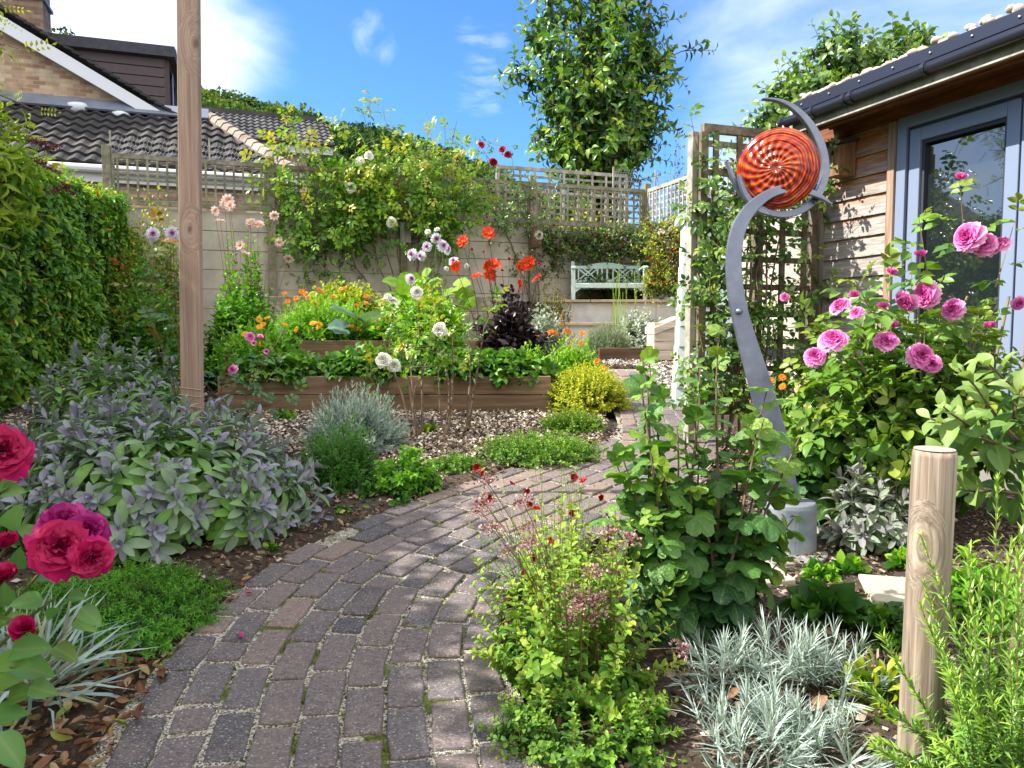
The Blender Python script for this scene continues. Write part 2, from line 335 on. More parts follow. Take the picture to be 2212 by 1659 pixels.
def unit(a): return a/(np.linalg.norm(a, axis=-1, keepdims=True)+1e-9)
def bush(rng, c, rx, ry, h, k, core=.3, rmin=.8, rmax=1.05, cmin=-.05, zmin=0.):
    """k shoots from a small foot to the skin of a half ellipsoid"""
    cz = rng.uniform(cmin, 1, k); ph = rng.uniform(0, 2*math.pi, k); sz = np.sqrt(np.maximum(0, 1-cz*cz))
    d = np.stack([sz*np.cos(ph)*rx, sz*np.sin(ph)*ry, np.maximum(cz, zmin)*h], 1)
    f = rng.uniform(rmin, rmax, (k, 1)); tip = np.asarray(c)+d*f
    rr = np.sqrt(rng.uniform(0, 1, k))*core; foot = np.asarray(c)+np.stack([rr*np.cos(ph)*rx, rr*np.sin(ph)*ry, np.zeros(k)], 1)
    v = tip-foot; L = np.linalg.norm(v, axis=1); return foot, v/L[:, None], L
def shoots(rng, F, A, L, lv, m, s0, s1, a0, a1, t0=.3, phyl=137.5, curve=0., n=6, up=.4, jit=.15, p=.7, wig=.02, rtip=None, droop=0., ajit=14):
    """leaves ranked along curved stems; returns leaf arrays and stem paths"""
    k = len(F); L = np.broadcast_to(L, (k,)); side = unit(np.cross(A, rng.normal(size=(k, 3))))
    w1 = rng.normal(0, wig, (k, 1, 1))*side[:, None]
    def pos(t):
        t = t[..., None]; return F[:, None]+A[:, None]*L[:, None, None]*t+np.array([0, 0, -1.])*(curve*L)[:, None, None]*t*t+w1*np.sin(t*5)*L[:, None, None]
    tp = np.broadcast_to(np.linspace(0, 1, n), (k, n)); paths = pos(tp)
    t = np.linspace(1, t0, lv)[None]+rng.normal(0, .25*(1-t0)/lv, (k, lv)); t = np.clip(t, 0, 1); f = np.broadcast_to(np.linspace(0, 1, lv), (k, lv))
    q = pos(t); T = unit(pos(np.minimum(t+.03, 1.03))-pos(t-.03))
    ref = unit(np.cross(T, np.array([.31, .2, .93]))); ref2 = np.cross(T, ref)
    az = (np.arange(lv)*R(phyl))[None, :, None]+(np.arange(m)*2*math.pi/m)[None, None]+rng.uniform(0, 6.28, (k, 1, 1))+rng.normal(0, .2, (k, lv, m))
    S = np.cos(az)[..., None]*ref[:, :, None]+np.sin(az)[..., None]*ref2[:, :, None]
    an = np.radians(a0+(a1-a0)*f[..., None]+rng.normal(0, ajit, (k, lv, m)))[..., None]
    Tm = np.broadcast_to(T[:, :, None], S.shape); D = np.cos(an)*Tm+np.sin(an)*S; D[..., 2] -= droop*f[..., None]
    N = Tm*(1-up)+np.array([0, 0, up])+rng.normal(0, .12, S.shape)
    # young leaves at the tip stand upright: upper face towards the stem axis
    N = N-S*np.clip(1.2-an/R(60), 0, 1)*1.0
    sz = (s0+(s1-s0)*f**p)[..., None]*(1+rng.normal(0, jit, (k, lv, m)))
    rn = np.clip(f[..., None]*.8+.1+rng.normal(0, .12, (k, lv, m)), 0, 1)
    Pq = np.broadcast_to(q[:, :, None], S.shape)
    r = lambda x: x.reshape(-1, 3)
    return r(Pq), r(D), r(N), np.maximum(sz.ravel(), .25*max(s0, .002)), rn.ravel(), paths
def stem_geo(paths, r0, r1=.3, rnd=.5, sides=4):
    n = paths.shape[1]; return Geo().tubes(paths, np.linspace(r0, r0*r1, n), sides, rnd)
# ================================================================ STRUCTURE: ground, path, hill
rg = np.random.default_rng(1)
def path_center(n=260):
    k = np.array([(-.30, .4), (-.42, 1.2), (-.53, 2.0), (-.635, 2.6), (-.56, 3.25), (-.10, 3.98), (.42, 4.62), (.85, 5.12), (1.14, 5.65), (1.25, 6.5), (1.30, 7.8), (1.34, 9.6)])
    d = np.concatenate([[0], np.cumsum(np.linalg.norm(np.diff(k, axis=0), axis=1))]); s = np.linspace(0, d[-1], n)
    out = []
    for c in range(2):                                # smooth through repeated averaging of a dense polyline
        y = np.interp(s, d, k[:, c])
        for _ in range(60): y[1:-1] = (y[:-2]+2*y[1:-1]+y[2:])/4
        out.append(y)
    return np.stack(out, 1)
PC = path_center()
PT = np.gradient(PC, axis=0); PT /= np.linalg.norm(PT, axis=1, keepdims=True); PN = np.stack([PT[:, 1], -PT[:, 0]], 1)
def path_half(y): return np.interp(y, [1.8, 2.2, 3, 4, 4.7, 5.4, 6.2, 8], [.62, .58, .52, .54, .50, .40, .32, .32])
def path_dist(x, y):
    d = np.hypot(np.asarray(x)[..., None]-PC[:, 0], np.asarray(y)[..., None]-PC[:, 1]); return d.min(-1)-path_half(np.asarray(y))

def ground_mat():
    m, nt, b = newmat('soil'); n1 = noise(nt, 30, detail=8, rough=.7); n2 = noise(nt, 2.2, detail=3)
    col = ramp(nt, n1, [(.25, (.022, .014, .010)), (.5, (.065, .043, .030)), (.75, (.16, .115, .08))])
    col = mixc(nt, 1., col, ramp(nt, n2, [(.3, (.75,)*3), (.7, (1.25,)*3)]), 'MULTIPLY')
    lk(nt, col, b.inputs['Base Color']); b.inputs['Roughness'].default_value = .95; bump(nt, b, n1, 1., .03); return m
g = Geo()
xs = np.concatenate([[-900, -300, -60, -20], np.linspace(-9, 8, 120), [20, 60, 300, 900]]); ys = np.concatenate([[-300, -60, -15], np.linspace(-3, 16, 130), [25, 60, 200, 500, 1500]])
X, Y = np.meshgrid(xs, ys); Z = gz(X, Y)+(np.sin(X*7)*np.cos(Y*6.1)+np.sin(X*17+Y*13)*.5)*.008
near = (np.abs(X) < 8.5) & (Y > -2.5) & (Y < 15); pdm = path_dist(X, Y); Z = np.where(near, Z+rg.normal(0, .008, Z.shape), Z)-np.where(pdm < .12, .055, 0)
idx = np.arange(X.size).reshape(X.shape)
g.add(np.stack([X, Y, Z], -1), [np.stack([idx[:-1, :-1], idx[:-1, 1:], idx[1:, 1:], idx[1:, :-1]], -1).reshape(-1, 4)])
kind(g.obj('ground', ground_mat(), smooth=True), 'structure')

def grit_mat():
    m, nt, b = newmat('joint_grit'); vo = nd(nt, 'ShaderNodeTexVoronoi'); lk(nt, nd(nt, 'ShaderNodeTexCoord').outputs['Object'], vo.inputs['Vector']); vo.inputs['Scale'].default_value = 170
    col = ramp(nt, nd(nt, 'ShaderNodeSeparateColor', i_0=vo.outputs['Color']).outputs[0], [(0, (.05, .04, .03)), (.3, (.24, .20, .14)), (.6, (.48, .43, .34)), (.9, (.68, .64, .55))])
    mk = ramp(nt, noise(nt, 7, detail=4), [(.56, 0.), (.63, 1.)]); mc = ramp(nt, noise(nt, 60), [(.3, (.03, .05, .006)), (.7, (.17, .21, .02))])
    lk(nt, mixc(nt, mk, col, mc), b.inputs['Base Color']); b.inputs['Roughness'].default_value = .95
    bump(nt, b, vo.outputs['Distance'], .9, .01); return m
g = Geo(); hw = path_half(PC[:, 1])+.03
off = np.linspace(-1, 1, 9)
V = PC[:, None]+PN[:, None]*(off[None, :, None]*hw[:, None, None]); zz = gz(V[..., 0], V[..., 1])-.002
idx = np.arange(V.shape[0]*9).reshape(-1, 9)
g.add(np.concatenate([V, zz[..., None]], -1), [np.stack([idx[:-1, :-1], idx[:-1, 1:], idx[1:, 1:], idx[1:, :-1]], -1).reshape(-1, 4)])
kind(g.obj('path_bed', grit_mat(), smooth=True), 'structure')

def paver_mat():
    m, nt, b = newmat('paver'); r = attr(nt, 'rnd')
    base = ramp(nt, r, [(0, (.066, .062, .070)), (.2, (.098, .086, .091)), (.45, (.132, .106, .107)), (.65, (.15, .116, .110)), (.8, (.108, .097, .102)), (1, (.20, .142, .122))])
    n1 = noise(nt, 45, mapped(nt, (1, 1.5, 1)), 6, .7); n2 = noise(nt, 5, detail=4)
    col = mixc(nt, 1., base, ramp(nt, n1, [(.28, (.55,)*3), (.5, (1,)*3), (.72, (1.5,)*3)]), 'MULTIPLY')
    col = mixc(nt, ramp(nt, n2, [(.5, 0.), (.75, .55)]), col, (.22, .16, .13))
    vo = nd(nt, 'ShaderNodeTexVoronoi'); lk(nt, nd(nt, 'ShaderNodeTexCoord').outputs['Object'], vo.inputs['Vector']); vo.inputs['Scale'].default_value = 75; vo.inputs['Randomness'].default_value = 1
    sp = mth(nt, 'MULTIPLY', ramp(nt, vo.outputs['Distance'], [(.14, 1.), (.30, 0.)]), ramp(nt, nd(nt, 'ShaderNodeSeparateColor', i_0=vo.outputs['Color']).outputs[0], [(.62, 0.), (.66, .75)]))
    col = mixc(nt, sp, col, (.42, .41, .37))
    ns = ramp(nt, noise(nt, 120, mapped(nt, (1, 2.2, 1)), 3, .6), [(.53, 0.), (.63, .7)]); col = mixc(nt, ns, col, (.31, .275, .25))
    lk(nt, col, b.inputs['Base Color']); b.inputs['Roughness'].default_value = .85; b.inputs['Specular IOR Level'].default_value = .3
    bump(nt, b, n1, .7, .006); return m
g = Geo(); W, LN, GAP = .114, .232, .021
arc = np.concatenate([[0], np.cumsum(np.linalg.norm(np.diff(PC, axis=0), axis=1))])
for j in range(-4, 5):
    o = (j-.0)*(W+GAP)*.93
    cl = PC+PN*o; a2 = np.concatenate([[0], np.cumsum(np.linalg.norm(np.diff(cl, axis=0), axis=1))])
    s = rg.uniform(0, .2)+(j % 2)*.12
    while s+LN < a2[-1]:
        L = LN if rg.random() > .12 else LN*.5
        c = np.array([np.interp(s+L/2, a2, cl[:, k]) for k in range(2)]); t = np.array([np.interp(s+L/2, a2, PT[:, k]) for k in range(2)]); t /= np.linalg.norm(t)
        an = math.atan2(t[1], t[0])+rg.normal(0, .022); t = np.array([math.cos(an), math.sin(an)])
        s += L+GAP*rg.uniform(.6, 1.7)
        if abs(o) > path_half(c[1])+.03: continue
        if abs(j) == 4 and rg.random() < .1: continue
        z = gz(c[0], c[1])+rg.normal(0, .0025)
        ex = np.array([t[0], t[1], SL*t[1]]); ey = np.array([-t[1], t[0], SL*t[0]]); n = np.cross(ex, ey)
        ex /= np.linalg.norm(ex); ey /= np.linalg.norm(ey); n /= np.linalg.norm(n)
        # irregular rounded-edge brick: top outline inset from the side outline
        hx, hy = L/2, W/2*rg.uniform(.96, 1.02); oc = [(-1, -1), (-.5, -1), (0, -1), (.5, -1), (1, -1), (1, -.3), (1, .3), (1, 1), (.5, 1), (0, 1), (-.5, 1), (-1, 1), (-1, .3), (-1, -.3)]
        jit = rg.normal(0, .0022, (14, 2)); q = []
        for ins, dz in ((0, -.05), (0, -.007), (.003, -.002), (.008, 0)):
            for (x, y), jj in zip(oc, jit):
                cr = .002 if abs(x) == 1 and abs(y) == 1 else 0
                px = x*(hx-ins-cr)+jj[0]; py = y*(hy-ins-cr)+jj[1]
                q.append(np.array([c[0], c[1], z])+ex*px+ey*py+n*(dz+.008))
        i = np.arange(56).reshape(4, 14)
        F = np.concatenate([np.stack([i[k], np.roll(i[k], -1), np.roll(i[k+1], -1), i[k+1]], 1) for k in range(3)])
        g.add(q, [F, i[3][None]], np.clip(rg.beta(1.2, 1.2)+(.18 if c[1] > 4 else 0), 0, 1))
kind(g.obj('brick_path', paver_mat()), 'structure')

# moss tufts and grit in the joints: nobody could count them
def moss_mat():
    m, nt, b = newmat('moss'); lk(nt, ramp(nt, attr(nt, 'rnd'), [(0, (.02, .035, .008)), (.6, (.10, .14, .015)), (1, (.25, .27, .03))]), b.inputs['Base Color']); b.inputs['Roughness'].default_value = 1; return m
n = 5200; k = rg.integers(5, 200, n); oj = (rg.integers(-4, 5, n)+.5)*(W+GAP)*.93+rg.normal(0, .004, n)
clus = np.sin(k*.37+oj*40)+rg.normal(0, .5, n) > .35; k, oj = k[clus], oj[clus]; fr = rg.uniform(0, 1, len(k))
Q = PC[k]*(1-fr[:, None])+PC[k+1]*fr[:, None]+PN[k]*oj[:, None]; ok = np.abs(oj) < path_half(Q[:, 1])+.05; Q = Q[ok]
g = Geo(); nn = len(Q); Pq = np.column_stack([Q, gz(Q[:, 0], Q[:, 1])-.004])
D = rg.normal(size=(nn, 3)); D[:, 2] = np.abs(D[:, 2])+.4
g.leaves(Pq, D, rg.normal(size=(nn, 3)), rg.uniform(.008, .018, nn), T_small, rg.uniform(0, 1, nn), 1.6)
kind(g.obj('moss', moss_mat()), 'stuff', 'bright green moss growing in the joints of the brick path')

# bark mulch and gravel: flat chips lying on the soil
def chip_mat(name, stops):
    m, nt, b = newmat(name); lk(nt, ramp(nt, attr(nt, 'rnd'), stops), b.inputs['Base Color']); b.inputs['Roughness'].default_value = .9; b.inputs['Specular IOR Level'].default_value = .15; return m
T_chip = (np.array([(-.3, 0, 0), (.26, .05, .06), (.36, .9, .03), (-.2, 1, -.02), (.05, .5, .12)]), [np.array([(0, 1, 4), (1, 2, 4), (2, 3, 4), (3, 0, 4)])], np.array([0, 0, 0, 0, 1.]))
def litter(name, n, reg, s, mat, label, ok=None, lift=.004, tilt=.45, hz=None, seed=5):
    r = np.random.default_rng(seed); x = r.uniform(reg[0], reg[1], n); y = r.uniform(reg[2], reg[3], n)
    keep = path_dist(x, y) > .0
    if ok is not None: keep &= ok(x, y)
    x, y = x[keep], y[keep]; n = len(x); a = r.uniform(0, 6.28, n); z = (gz(x, y) if hz is None else hz)+lift+r.uniform(0, .012, n)
    D = np.stack([np.cos(a), np.sin(a), r.normal(0, tilt, n)], 1); N = np.stack([r.normal(0, tilt, n), r.normal(0, tilt, n), np.ones(n)], 1)
    g = Geo(); g.leaves(np.stack([x, y, z], 1), D, N, r.uniform(s[0], s[1], n), T_chip, r.uniform(0, 1, n), r.uniform(.5, 1.2, n))
    return kind(g.obj(name, mat), 'stuff', label)
bark = [(0, (.035, .022, .016)), (.4, (.11, .07, .045)), (.7, (.22, .155, .10)), (.9, (.36, .28, .2)), (1, (.5, .43, .34))]
palebark = [(0, (.08, .05, .04)), (.25, (.30, .22, .155)), (.6, (.52, .43, .34)), (1, (.72, .66, .56))]
litter('bark_mulch', 26000, (-3.6, 2.6, 1.7, 6.2), (.012, .038), chip_mat('bark', bark), 'dark bark mulch and soil crumbs between the plants')
litter('pale_bark_chips', 24000, (-4.4, 1.0, 5.0, 7.1), (.014, .038), chip_mat('pale_bark', palebark), 'pale bark chips spread in front of the raised bed',
       ok=lambda x, y: (y > 5.35+.25*np.sin(x*2.1)) & (path_dist(x, y) > .12), seed=6)
litter('gravel', 24000, (.2, 3.4, 7.6, 11.6), (.016, .042), chip_mat('gravel_stone', [(0, (.2, .16, .13)), (.4, (.45, .40, .34)), (1, (.75, .72, .66))]), 'pale gravel and chippings below the terrace', lift=.012, seed=7)
litter('side_chips', 5000, (-6.6, -2.2, 7.0, 10.8), (.03, .07), chip_mat('side_bark', palebark), 'pale bark chips along the foot of the hedge', seed=8)
litter('stony_soil', 7000, (.55, 2.6, 2.0, 4.9), (.008, .025), chip_mat('soil_stone', [(0, (.05, .035, .025)), (.6, (.17, .125, .09)), (1, (.4, .33, .26))]), 'brown stony soil around the sculpture and the round post', lift=.006, seed=9)

# far wooded hill
def hill_z(x): return np.interp(x, [-260, -130, -78, -48, -20, 0, 12, 30, 60, 140, 400], [112, 84, 62, 55.5, 48, 40, 34, 26, 18, 10, 6])
g = Geo(); hx = np.linspace(-320, 420, 90); hy = np.linspace(60, 320, 24); X, Y = np.meshgrid(hx, hy)
prof = np.clip((Y-60)/140, 0, 1)**1.15; Z = 1+(hill_z(X*190/np.maximum(Y, 120))-3.5)*prof*np.where(Y > 200, 1+(Y-200)*.0012, 1)
idx = np.arange(X.size).reshape(X.shape); g.add(np.stack([X, Y, Z], -1), [np.stack([idx[:-1, :-1], idx[:-1, 1:], idx[1:, 1:], idx[1:, :-1]], -1).reshape(-1, 4)])
kind(g.obj('hill', plain('hill_earth', (.02, .035, .012), 1.)), 'structure')
rh = np.random.default_rng(3); ncr = 1500; cx_ = rh.uniform(-190, 120, ncr); cyy = rh.uniform(95, 205, ncr)
cz_ = 1+(hill_z(cx_*190/np.maximum(cyy, 120))-3.5)*np.clip((cyy-60)/140, 0, 1)**1.15
rad = rh.uniform(2.4, 4.8, ncr); nl = 110
d = unit(rh.normal(size=(ncr, nl, 3))); d[..., 2] = np.abs(d[..., 2])*1.0-.15
Pp = np.stack([cx_, cyy, cz_+.6], 1)[:, None]+d*rad[:, None, None]*rh.uniform(.75, 1.08, (ncr, nl, 1))*np.array([1, 1, 1.05]); tint_ = rh.uniform(0, 1, (ncr, 1))
g = Geo(); D = d+rh.normal(0, .6, d.shape); g.leaves(Pp.reshape(-1, 3), D.reshape(-1, 3), d.reshape(-1, 3)+np.array([0, 0, .5]), rh.uniform(.7, 1.5, ncr*nl), T_small, np.clip(tint_+rh.normal(0, .16, (ncr, nl)), 0, 1).ravel(), 1.5)
kind(g.obj('woodland', leafmat('wood_leaf', [(0, (.02, .055, .025)), (.4, (.05, .11, .03)), (.7, (.10, .17, .035)), (1, (.20, .24, .05))], .2, .8, .1)), 'stuff', 'green woodland covering the hill beyond the gardens')

# ================================================================ HOUSE behind the left fence
def brickmat(name, c1, c2, c3, mortar, ang, bw=.225, rh_=.075):
    m, nt, b = newmat(name)
    t = nd(nt, 'ShaderNodeTexCoord'); q = nd(nt, 'ShaderNodeMapping'); lk(nt, t.outputs['Object'], q.inputs[0]); q.inputs['Rotation'].default_value = (0, 0, -ang)
    sx = nd(nt, 'ShaderNodeSeparateXYZ'); lk(nt, q.outputs[0], sx.inputs[0]); cb = nd(nt, 'ShaderNodeCombineXYZ'); lk(nt, mth(nt, 'ADD', sx.outputs[0], sx.outputs[1]), cb.inputs[0]); lk(nt, sx.outputs[2], cb.inputs[1])
    br = nd(nt, 'ShaderNodeTexBrick'); lk(nt, cb.outputs[0], br.inputs['Vector']); br.inputs['Scale'].default_value = 1; br.inputs['Brick Width'].default_value = bw; br.inputs['Row Height'].default_value = rh_
    br.inputs['Mortar Size'].default_value = .006; br.inputs['Color1'].default_value = (0, 0, 0, 1); br.inputs['Color2'].default_value = (1, 1, 1, 1); br.inputs['Mortar'].default_value = (.5, .5, .5, 1); br.inputs['Bias'].default_value = 0
    col = ramp(nt, br.outputs['Color'], [(0, c1), (.5, c2), (1, c3)]); col = mixc(nt, br.outputs['Fac'], col, mortar)
    col = mixc(nt, 1., col, ramp(nt, noise(nt, 5, detail=5), [(.3, (.8,)*3), (.7, (1.2,)*3)]), 'MULTIPLY')
    lk(nt, col, b.inputs['Base Color']); b.inputs['Roughness'].default_value = .9; bump(nt, b, mth(nt, 'SUBTRACT', 1., br.outputs['Fac']), .5, .01); return m
ANG = math.atan2(E1[1], E1[0])
M_brick = brickmat('buff_brick', (.33, .19, .115), (.46, .31, .2), (.56, .44, .31), (.42, .36, .29), ANG)
M_brick2 = brickmat('brown_brick', (.16, .10, .07), (.22, .14, .1), (.28, .19, .13), (.2, .17, .14), ANG)
M_upvc = plain('white_upvc', (.66, .68, .74), .4); M_lead = plain('lead', (.16, .18, .23), .5, nz=.2, nscale=3)
M_felt = plain('roof_felt', (.045, .045, .06), .8, nz=.3, nscale=10); M_darkwood = plain('dark_frame', (.045, .028, .024), .6)
M_white = plain('white_paint', (.58, .60, .62), .5, nz=.06, nscale=4); M_glass = plain('dark_glass', (.02, .025, .03), .05, spec=.8)
def tilemat(name, a, b_, c):
    m, nt, b = newmat(name); col = ramp(nt, noise(nt, 1.5, detail=7, rough=.65), [(.3, a), (.55, b_), (.78, c)])
    col = mixc(nt, 1., col, ramp(nt, attr(nt, 'rnd'), [(0, (.7,)*3), (1, (1.4,)*3)]), 'MULTIPLY')
    lk(nt, col, b.inputs['Base Color']); b.inputs['Roughness'].default_value = .85; bump(nt, b, noise(nt, 40), .3, .01); return m
M_tile = tilemat('concrete_tile', (.016, .015, .017), (.034, .031, .031), (.11, .092, .07)); M_tile2 = tilemat('grey_tile', (.032, .031, .034), (.06, .058, .06), (.15, .14, .13))
def tiled_roof(p00, p10, p11, p01, roll=.24, course=.36, amp=.055, step=.045, rng=np.random.default_rng(2), clip=None):
    """pantile roof over the quad p00 (eave left) p10 (eave right) p11 (top right) p01 (top left); each course is a strip of rolls"""
    p00, p10, p11, p01 = (np.asarray(p, float) for p in (p00, p10, p11, p01)); g = Geo()
    H = np.linalg.norm((p01+p11)/2-(p00+p10)/2); nr = max(2, int(H/course)); Wd = max(np.linalg.norm(p10-p00), np.linalg.norm(p11-p01)); nrm = unit(np.cross(p10-p00, p01-p00)); ex = unit(p10-p00)
    for r in range(nr):
        f0, f1 = r/nr, (r+1)/nr
        a0, b0 = p00+(p01-p00)*f0, p10+(p11-p10)*f0; a1, b1 = p00+(p01-p00)*f1, p10+(p11-p10)*f1
        lo0, hi0 = (a0-p00)@ex, (b0-p00)@ex; lo1, hi1 = (a1-p00)@ex, (b1-p00)@ex
        lo, hi = min(lo0, lo1), max(hi0, hi1); ns = max(2, int((hi-lo)/roll*6)); x = np.linspace(lo, hi, ns+1)
        bx, tx = np.clip(x, lo0, hi0), np.clip(x, lo1, hi1); wv = lambda t: amp*np.abs(np.sin(t/roll*math.pi))**1.0*(np.sin(t/roll*math.pi*1.)**2*.6+.4)
        ux = lambda e, xx: p00+ex*xx[:, None]+((p01-p00)-ex*((p01-p00)@ex))*e
        lowb = ux(f0, bx)+nrm*(wv(bx)+step)[:, None]; lowu = ux(f0, bx)+nrm*(wv(bx)-.005)[:, None]; top = ux(f1, tx)+nrm*(wv(tx))[:, None]
        i = np.arange(ns+1); m_ = ns+1; rn = np.repeat(rng.uniform(0, 1, (ns+1)//12+2), 12)[:ns+1]
        q = lambda o, p_: np.stack([i[:-1]+o, i[1:]+o, i[1:]+p_, i[:-1]+p_], 1)
        g.add(np.concatenate([lowu, lowb, top]), [q(0, m_), q(m_, 2*m_)], np.tile(rn, 3))
    return g
HQ = 17.0
hp = lambda u, v, q=HQ: Hq(u, v, q)
house = thing('brick_house', 'buff brick house with white bargeboard and tiled lean-to roof behind the left fence', 'house', (hp(0, 600)[0], hp(0, 600)[1], 1.1))
gw = [hp(-900, 1100), hp(420, 1100), hp(395, 285), hp(335, 252), hp(0, 60), hp(-420, -190), hp(-900, -190)]
g = Geo(); g.prism([p for p in gw], E2*.25); g.obj('wall', M_brick, house)
def strip(uv0, uv1, q, th, depth): # board between two picture lines, on a plane parallel to the facade
    a, b_ = uv0; c, d_ = uv1
    return [hp(*a, q), hp(*b_, q), hp(*d_, q), hp(*c, q)]
g = Geo(); g.prism([hp(-430, -238, 16.72), hp(-2, 30, 16.72), hp(357, 246, 16.72), hp(357, 256, 16.72), hp(326, 254, 16.72), hp(0, 64, 16.72), hp(-430, -190, 16.72)], E2*.06); g.obj('bargeboard', M_upvc, house)
g = Geo()
a, b_ = hp(-430, -244, 16.68), hp(395, 262, 16.68); nt_ = 46
for k in range(nt_):
    p = a+(b_-a)*(k/nt_); q = a+(b_-a)*((k+1.12)/nt_); g.obox((p+q)/2+UP*.05+E2*.45+E1*.02, (np.linalg.norm(q-p)/2, .45, .022), unit(q-p+UP*.03), E2, unit(np.cross(q-p, E2)), rg.uniform(0, 1))
main_roof = g.obj('roof', M_tile, house)
ch = Geo().obox((hp(45, 0, 18.4)+hp(45, 60, 18.4))/2+UP*.15, (.46, .35, 1.0), E1, E2); cho = ch.obj('chimney', M_brick2, main_roof)
c_ = hp(86, 25, 18.4); Geo().obox(hp(45, 6, 18.4)+E2*.0+UP*.0, (.50, .39, .03), E1, E2).obj('flashing', M_lead, cho)
# dormer cheek, flat roof, front window
dq = 18.6; g = Geo(); nb = 9
A0, B0, B1 = hp(120, 92, dq), hp(356, 128, dq), hp(356, 262, dq)
zt = B0[2]; zb = B1[2]-.5; Lc = 6.0
for k in range(nb):
    z0 = zb+(zt-zb)*k/nb; z1 = zb+(zt-zb)*(k+1)/nb
    c = np.array([B0[0], B0[1], (z0+z1)/2])-E1*Lc/2
    g.obox(c-E2*.02*(1 if True else 0), (Lc/2, .03, (z1-z0)/2-.012), E1, unit(E2+UP*.10), unit(UP-E2*.10))
g.obox(np.array([B0[0], B0[1], (zt+zb)/2])-E1*Lc/2+E2*.06, (Lc/2-.01, .03, (zt-zb)/2), E1, E2)
M_clad = plain('brown_cladding', (.075, .05, .062), .5, nz=.1); dorm = g.obj('dormer', M_clad, house)
Geo().obox(np.array([B0[0], B0[1], zt+.10])-E1*(Lc/2-.12)+E2*1.4, (Lc/2+.1, 1.65, .11), E1, E2).obj('dormer_roof', M_felt, dorm)
fr = Geo(); fc = np.array([B0[0], B0[1], (zt+zb)/2]); hh = (zt-zb)/2
for o in (0, 1.0, 1.9, 2.8): fr.obox(fc+E2*o+E1*.03, (.05, .05, hh), E1, E2)
for o in (-hh, -hh*.35, hh-.05): fr.obox(fc+E2*1.4+E1*.034+UP*o, (.05, 1.36, .05), E1, E2)
wf = fr.obj('window', M_darkwood, dorm); Geo().obox(fc+E2*1.4, (.01, 1.4, hh), E1, E2).obj('pane', M_glass, wf)
# lean-to tiled roof with a hip on the right, gutter, fascia, wall below
eq = 14.4; eL, eR = hp(-500, 318, eq), hp(640, 383, eq); tL, tR = hp(-500, 150, 16.9), hp(452, 279, 16.9)
eL[2] = eR[2] = hp(150, 352, eq)[2]; tz = hp(210, 240, 16.9)[2]; tL[2] = tR[2] = tz
g = tiled_roof(eL, eR, tR, tL); lt = g.obj('lean_to_roof', M_tile, house)
g = Geo()
for k in range(14):
    p = tR+(eR-tR)*k/14; q = tR+(eR-tR)*(k+1.1)/14; g.tubes(np.array([p+UP*.05, q+UP*.07]), [.12, .13], 8, rg.uniform(0.4, 1))
g.obj('hip_tiles', tilemat('hip_tile', (.09, .07, .055), (.26, .21, .165), (.45, .40, .33)), lt)
Geo().obox((tL+tR)/2-E2*.12+UP*.09, (np.linalg.norm(tR-tL)/2, .18, .02), E1, unit(E2+UP*.9), unit(UP-E2*.9)).obj('flashing', M_lead, house)
for k, (u, v) in enumerate(((166, 238), (256, 255))):
    c = hp(166+90*k, 236+18*k, 16.75); Geo().lathe(c+UP*.05, [(.12, -.12), (.17, 0), (.13, .06), (.01, .08)], 14, squash=(1.3, .8)).obj('vent', M_upvc, lt, smooth=True)
g = Geo(); g.tubes(np.array([eL, eR])-E2*.06-UP*.07, .065, 10); g.obj('gutter', M_upvc, house)
Geo().obox((eL+eR)/2+E2*.06-UP*.16, (np.linalg.norm(eR-eL)/2, .02, .11), E1, E2).obj('fascia', M_white, house)
cw = (eL+eR)/2+E2*.35; Geo().obox((cw[0], cw[1], (eL[2]-.2+1)/2), (np.linalg.norm(eR-eL)/2-.3, .14, (eL[2]-.2-1)/2), E1, E2).obj('lower_wall', M_brick, house)
# aerial on the roof
g = Geo(); ab = hp(372, 160, 19.5)
g.tubes(np.array([ab-UP*1.2, ab+UP*.5]), .018, 5); g.tubes(np.array([ab+UP*.4-E1*.25, ab+UP*.35+E1*.35]), .014, 5)
for k in range(6): p = ab+UP*(.4-.008*k)+E1*(-.22+.11*k); g.tubes(np.array([p-E2*.3+UP*.1, p+E2*.3-UP*.1]), .008, 4)
g.obj('aerial', plain('aluminium', (.45, .46, .48), .4, .8), house)

h2q = 27.
h2 = thing('tiled_house', 'smaller brick house under a grey pantile roof beyond the fence', 'house', (hp(560, 600, h2q)[0], hp(560, 600, h2q)[1], 1.1))
e0, e1_, t1, t0 = hp(330, 284, h2q), hp(722, 312, h2q), hp(702, 264, h2q+2.2), hp(330, 226, h2q+2.2); e0[2] = e1_[2]; t0[2] = t1[2]
rf2 = tiled_roof(e0, e1_, t1, t0, .22, .34, .05, .04).obj('roof', M_tile2, h2)
Geo().obox((t0+t1)/2+UP*.06, (np.linalg.norm(t1-t0)/2, .12, .08), E1, E2).obj('ridge', M_tile2, rf2)
Geo().obox((e0+e1_)/2+E2*.05-UP*.2, (np.linalg.norm(e1_-e0)/2-.05, .03, .16), E1, E2).obj('fascia', M_white, h2)
Geo().tubes(np.array([e0, e1_])-E2*.08-UP*.05, .07, 8).obj('gutter', M_darkwood, h2)
cw = (e0+e1_)/2+E2*.4; Geo().obox((cw[0]-.4, cw[1], (e0[2]-.36+1)/2), (np.linalg.norm(e1_-e0)/2-.5, .15, (e0[2]-.36-1)/2), E1, E2).obj('wall', M_brick, h2)

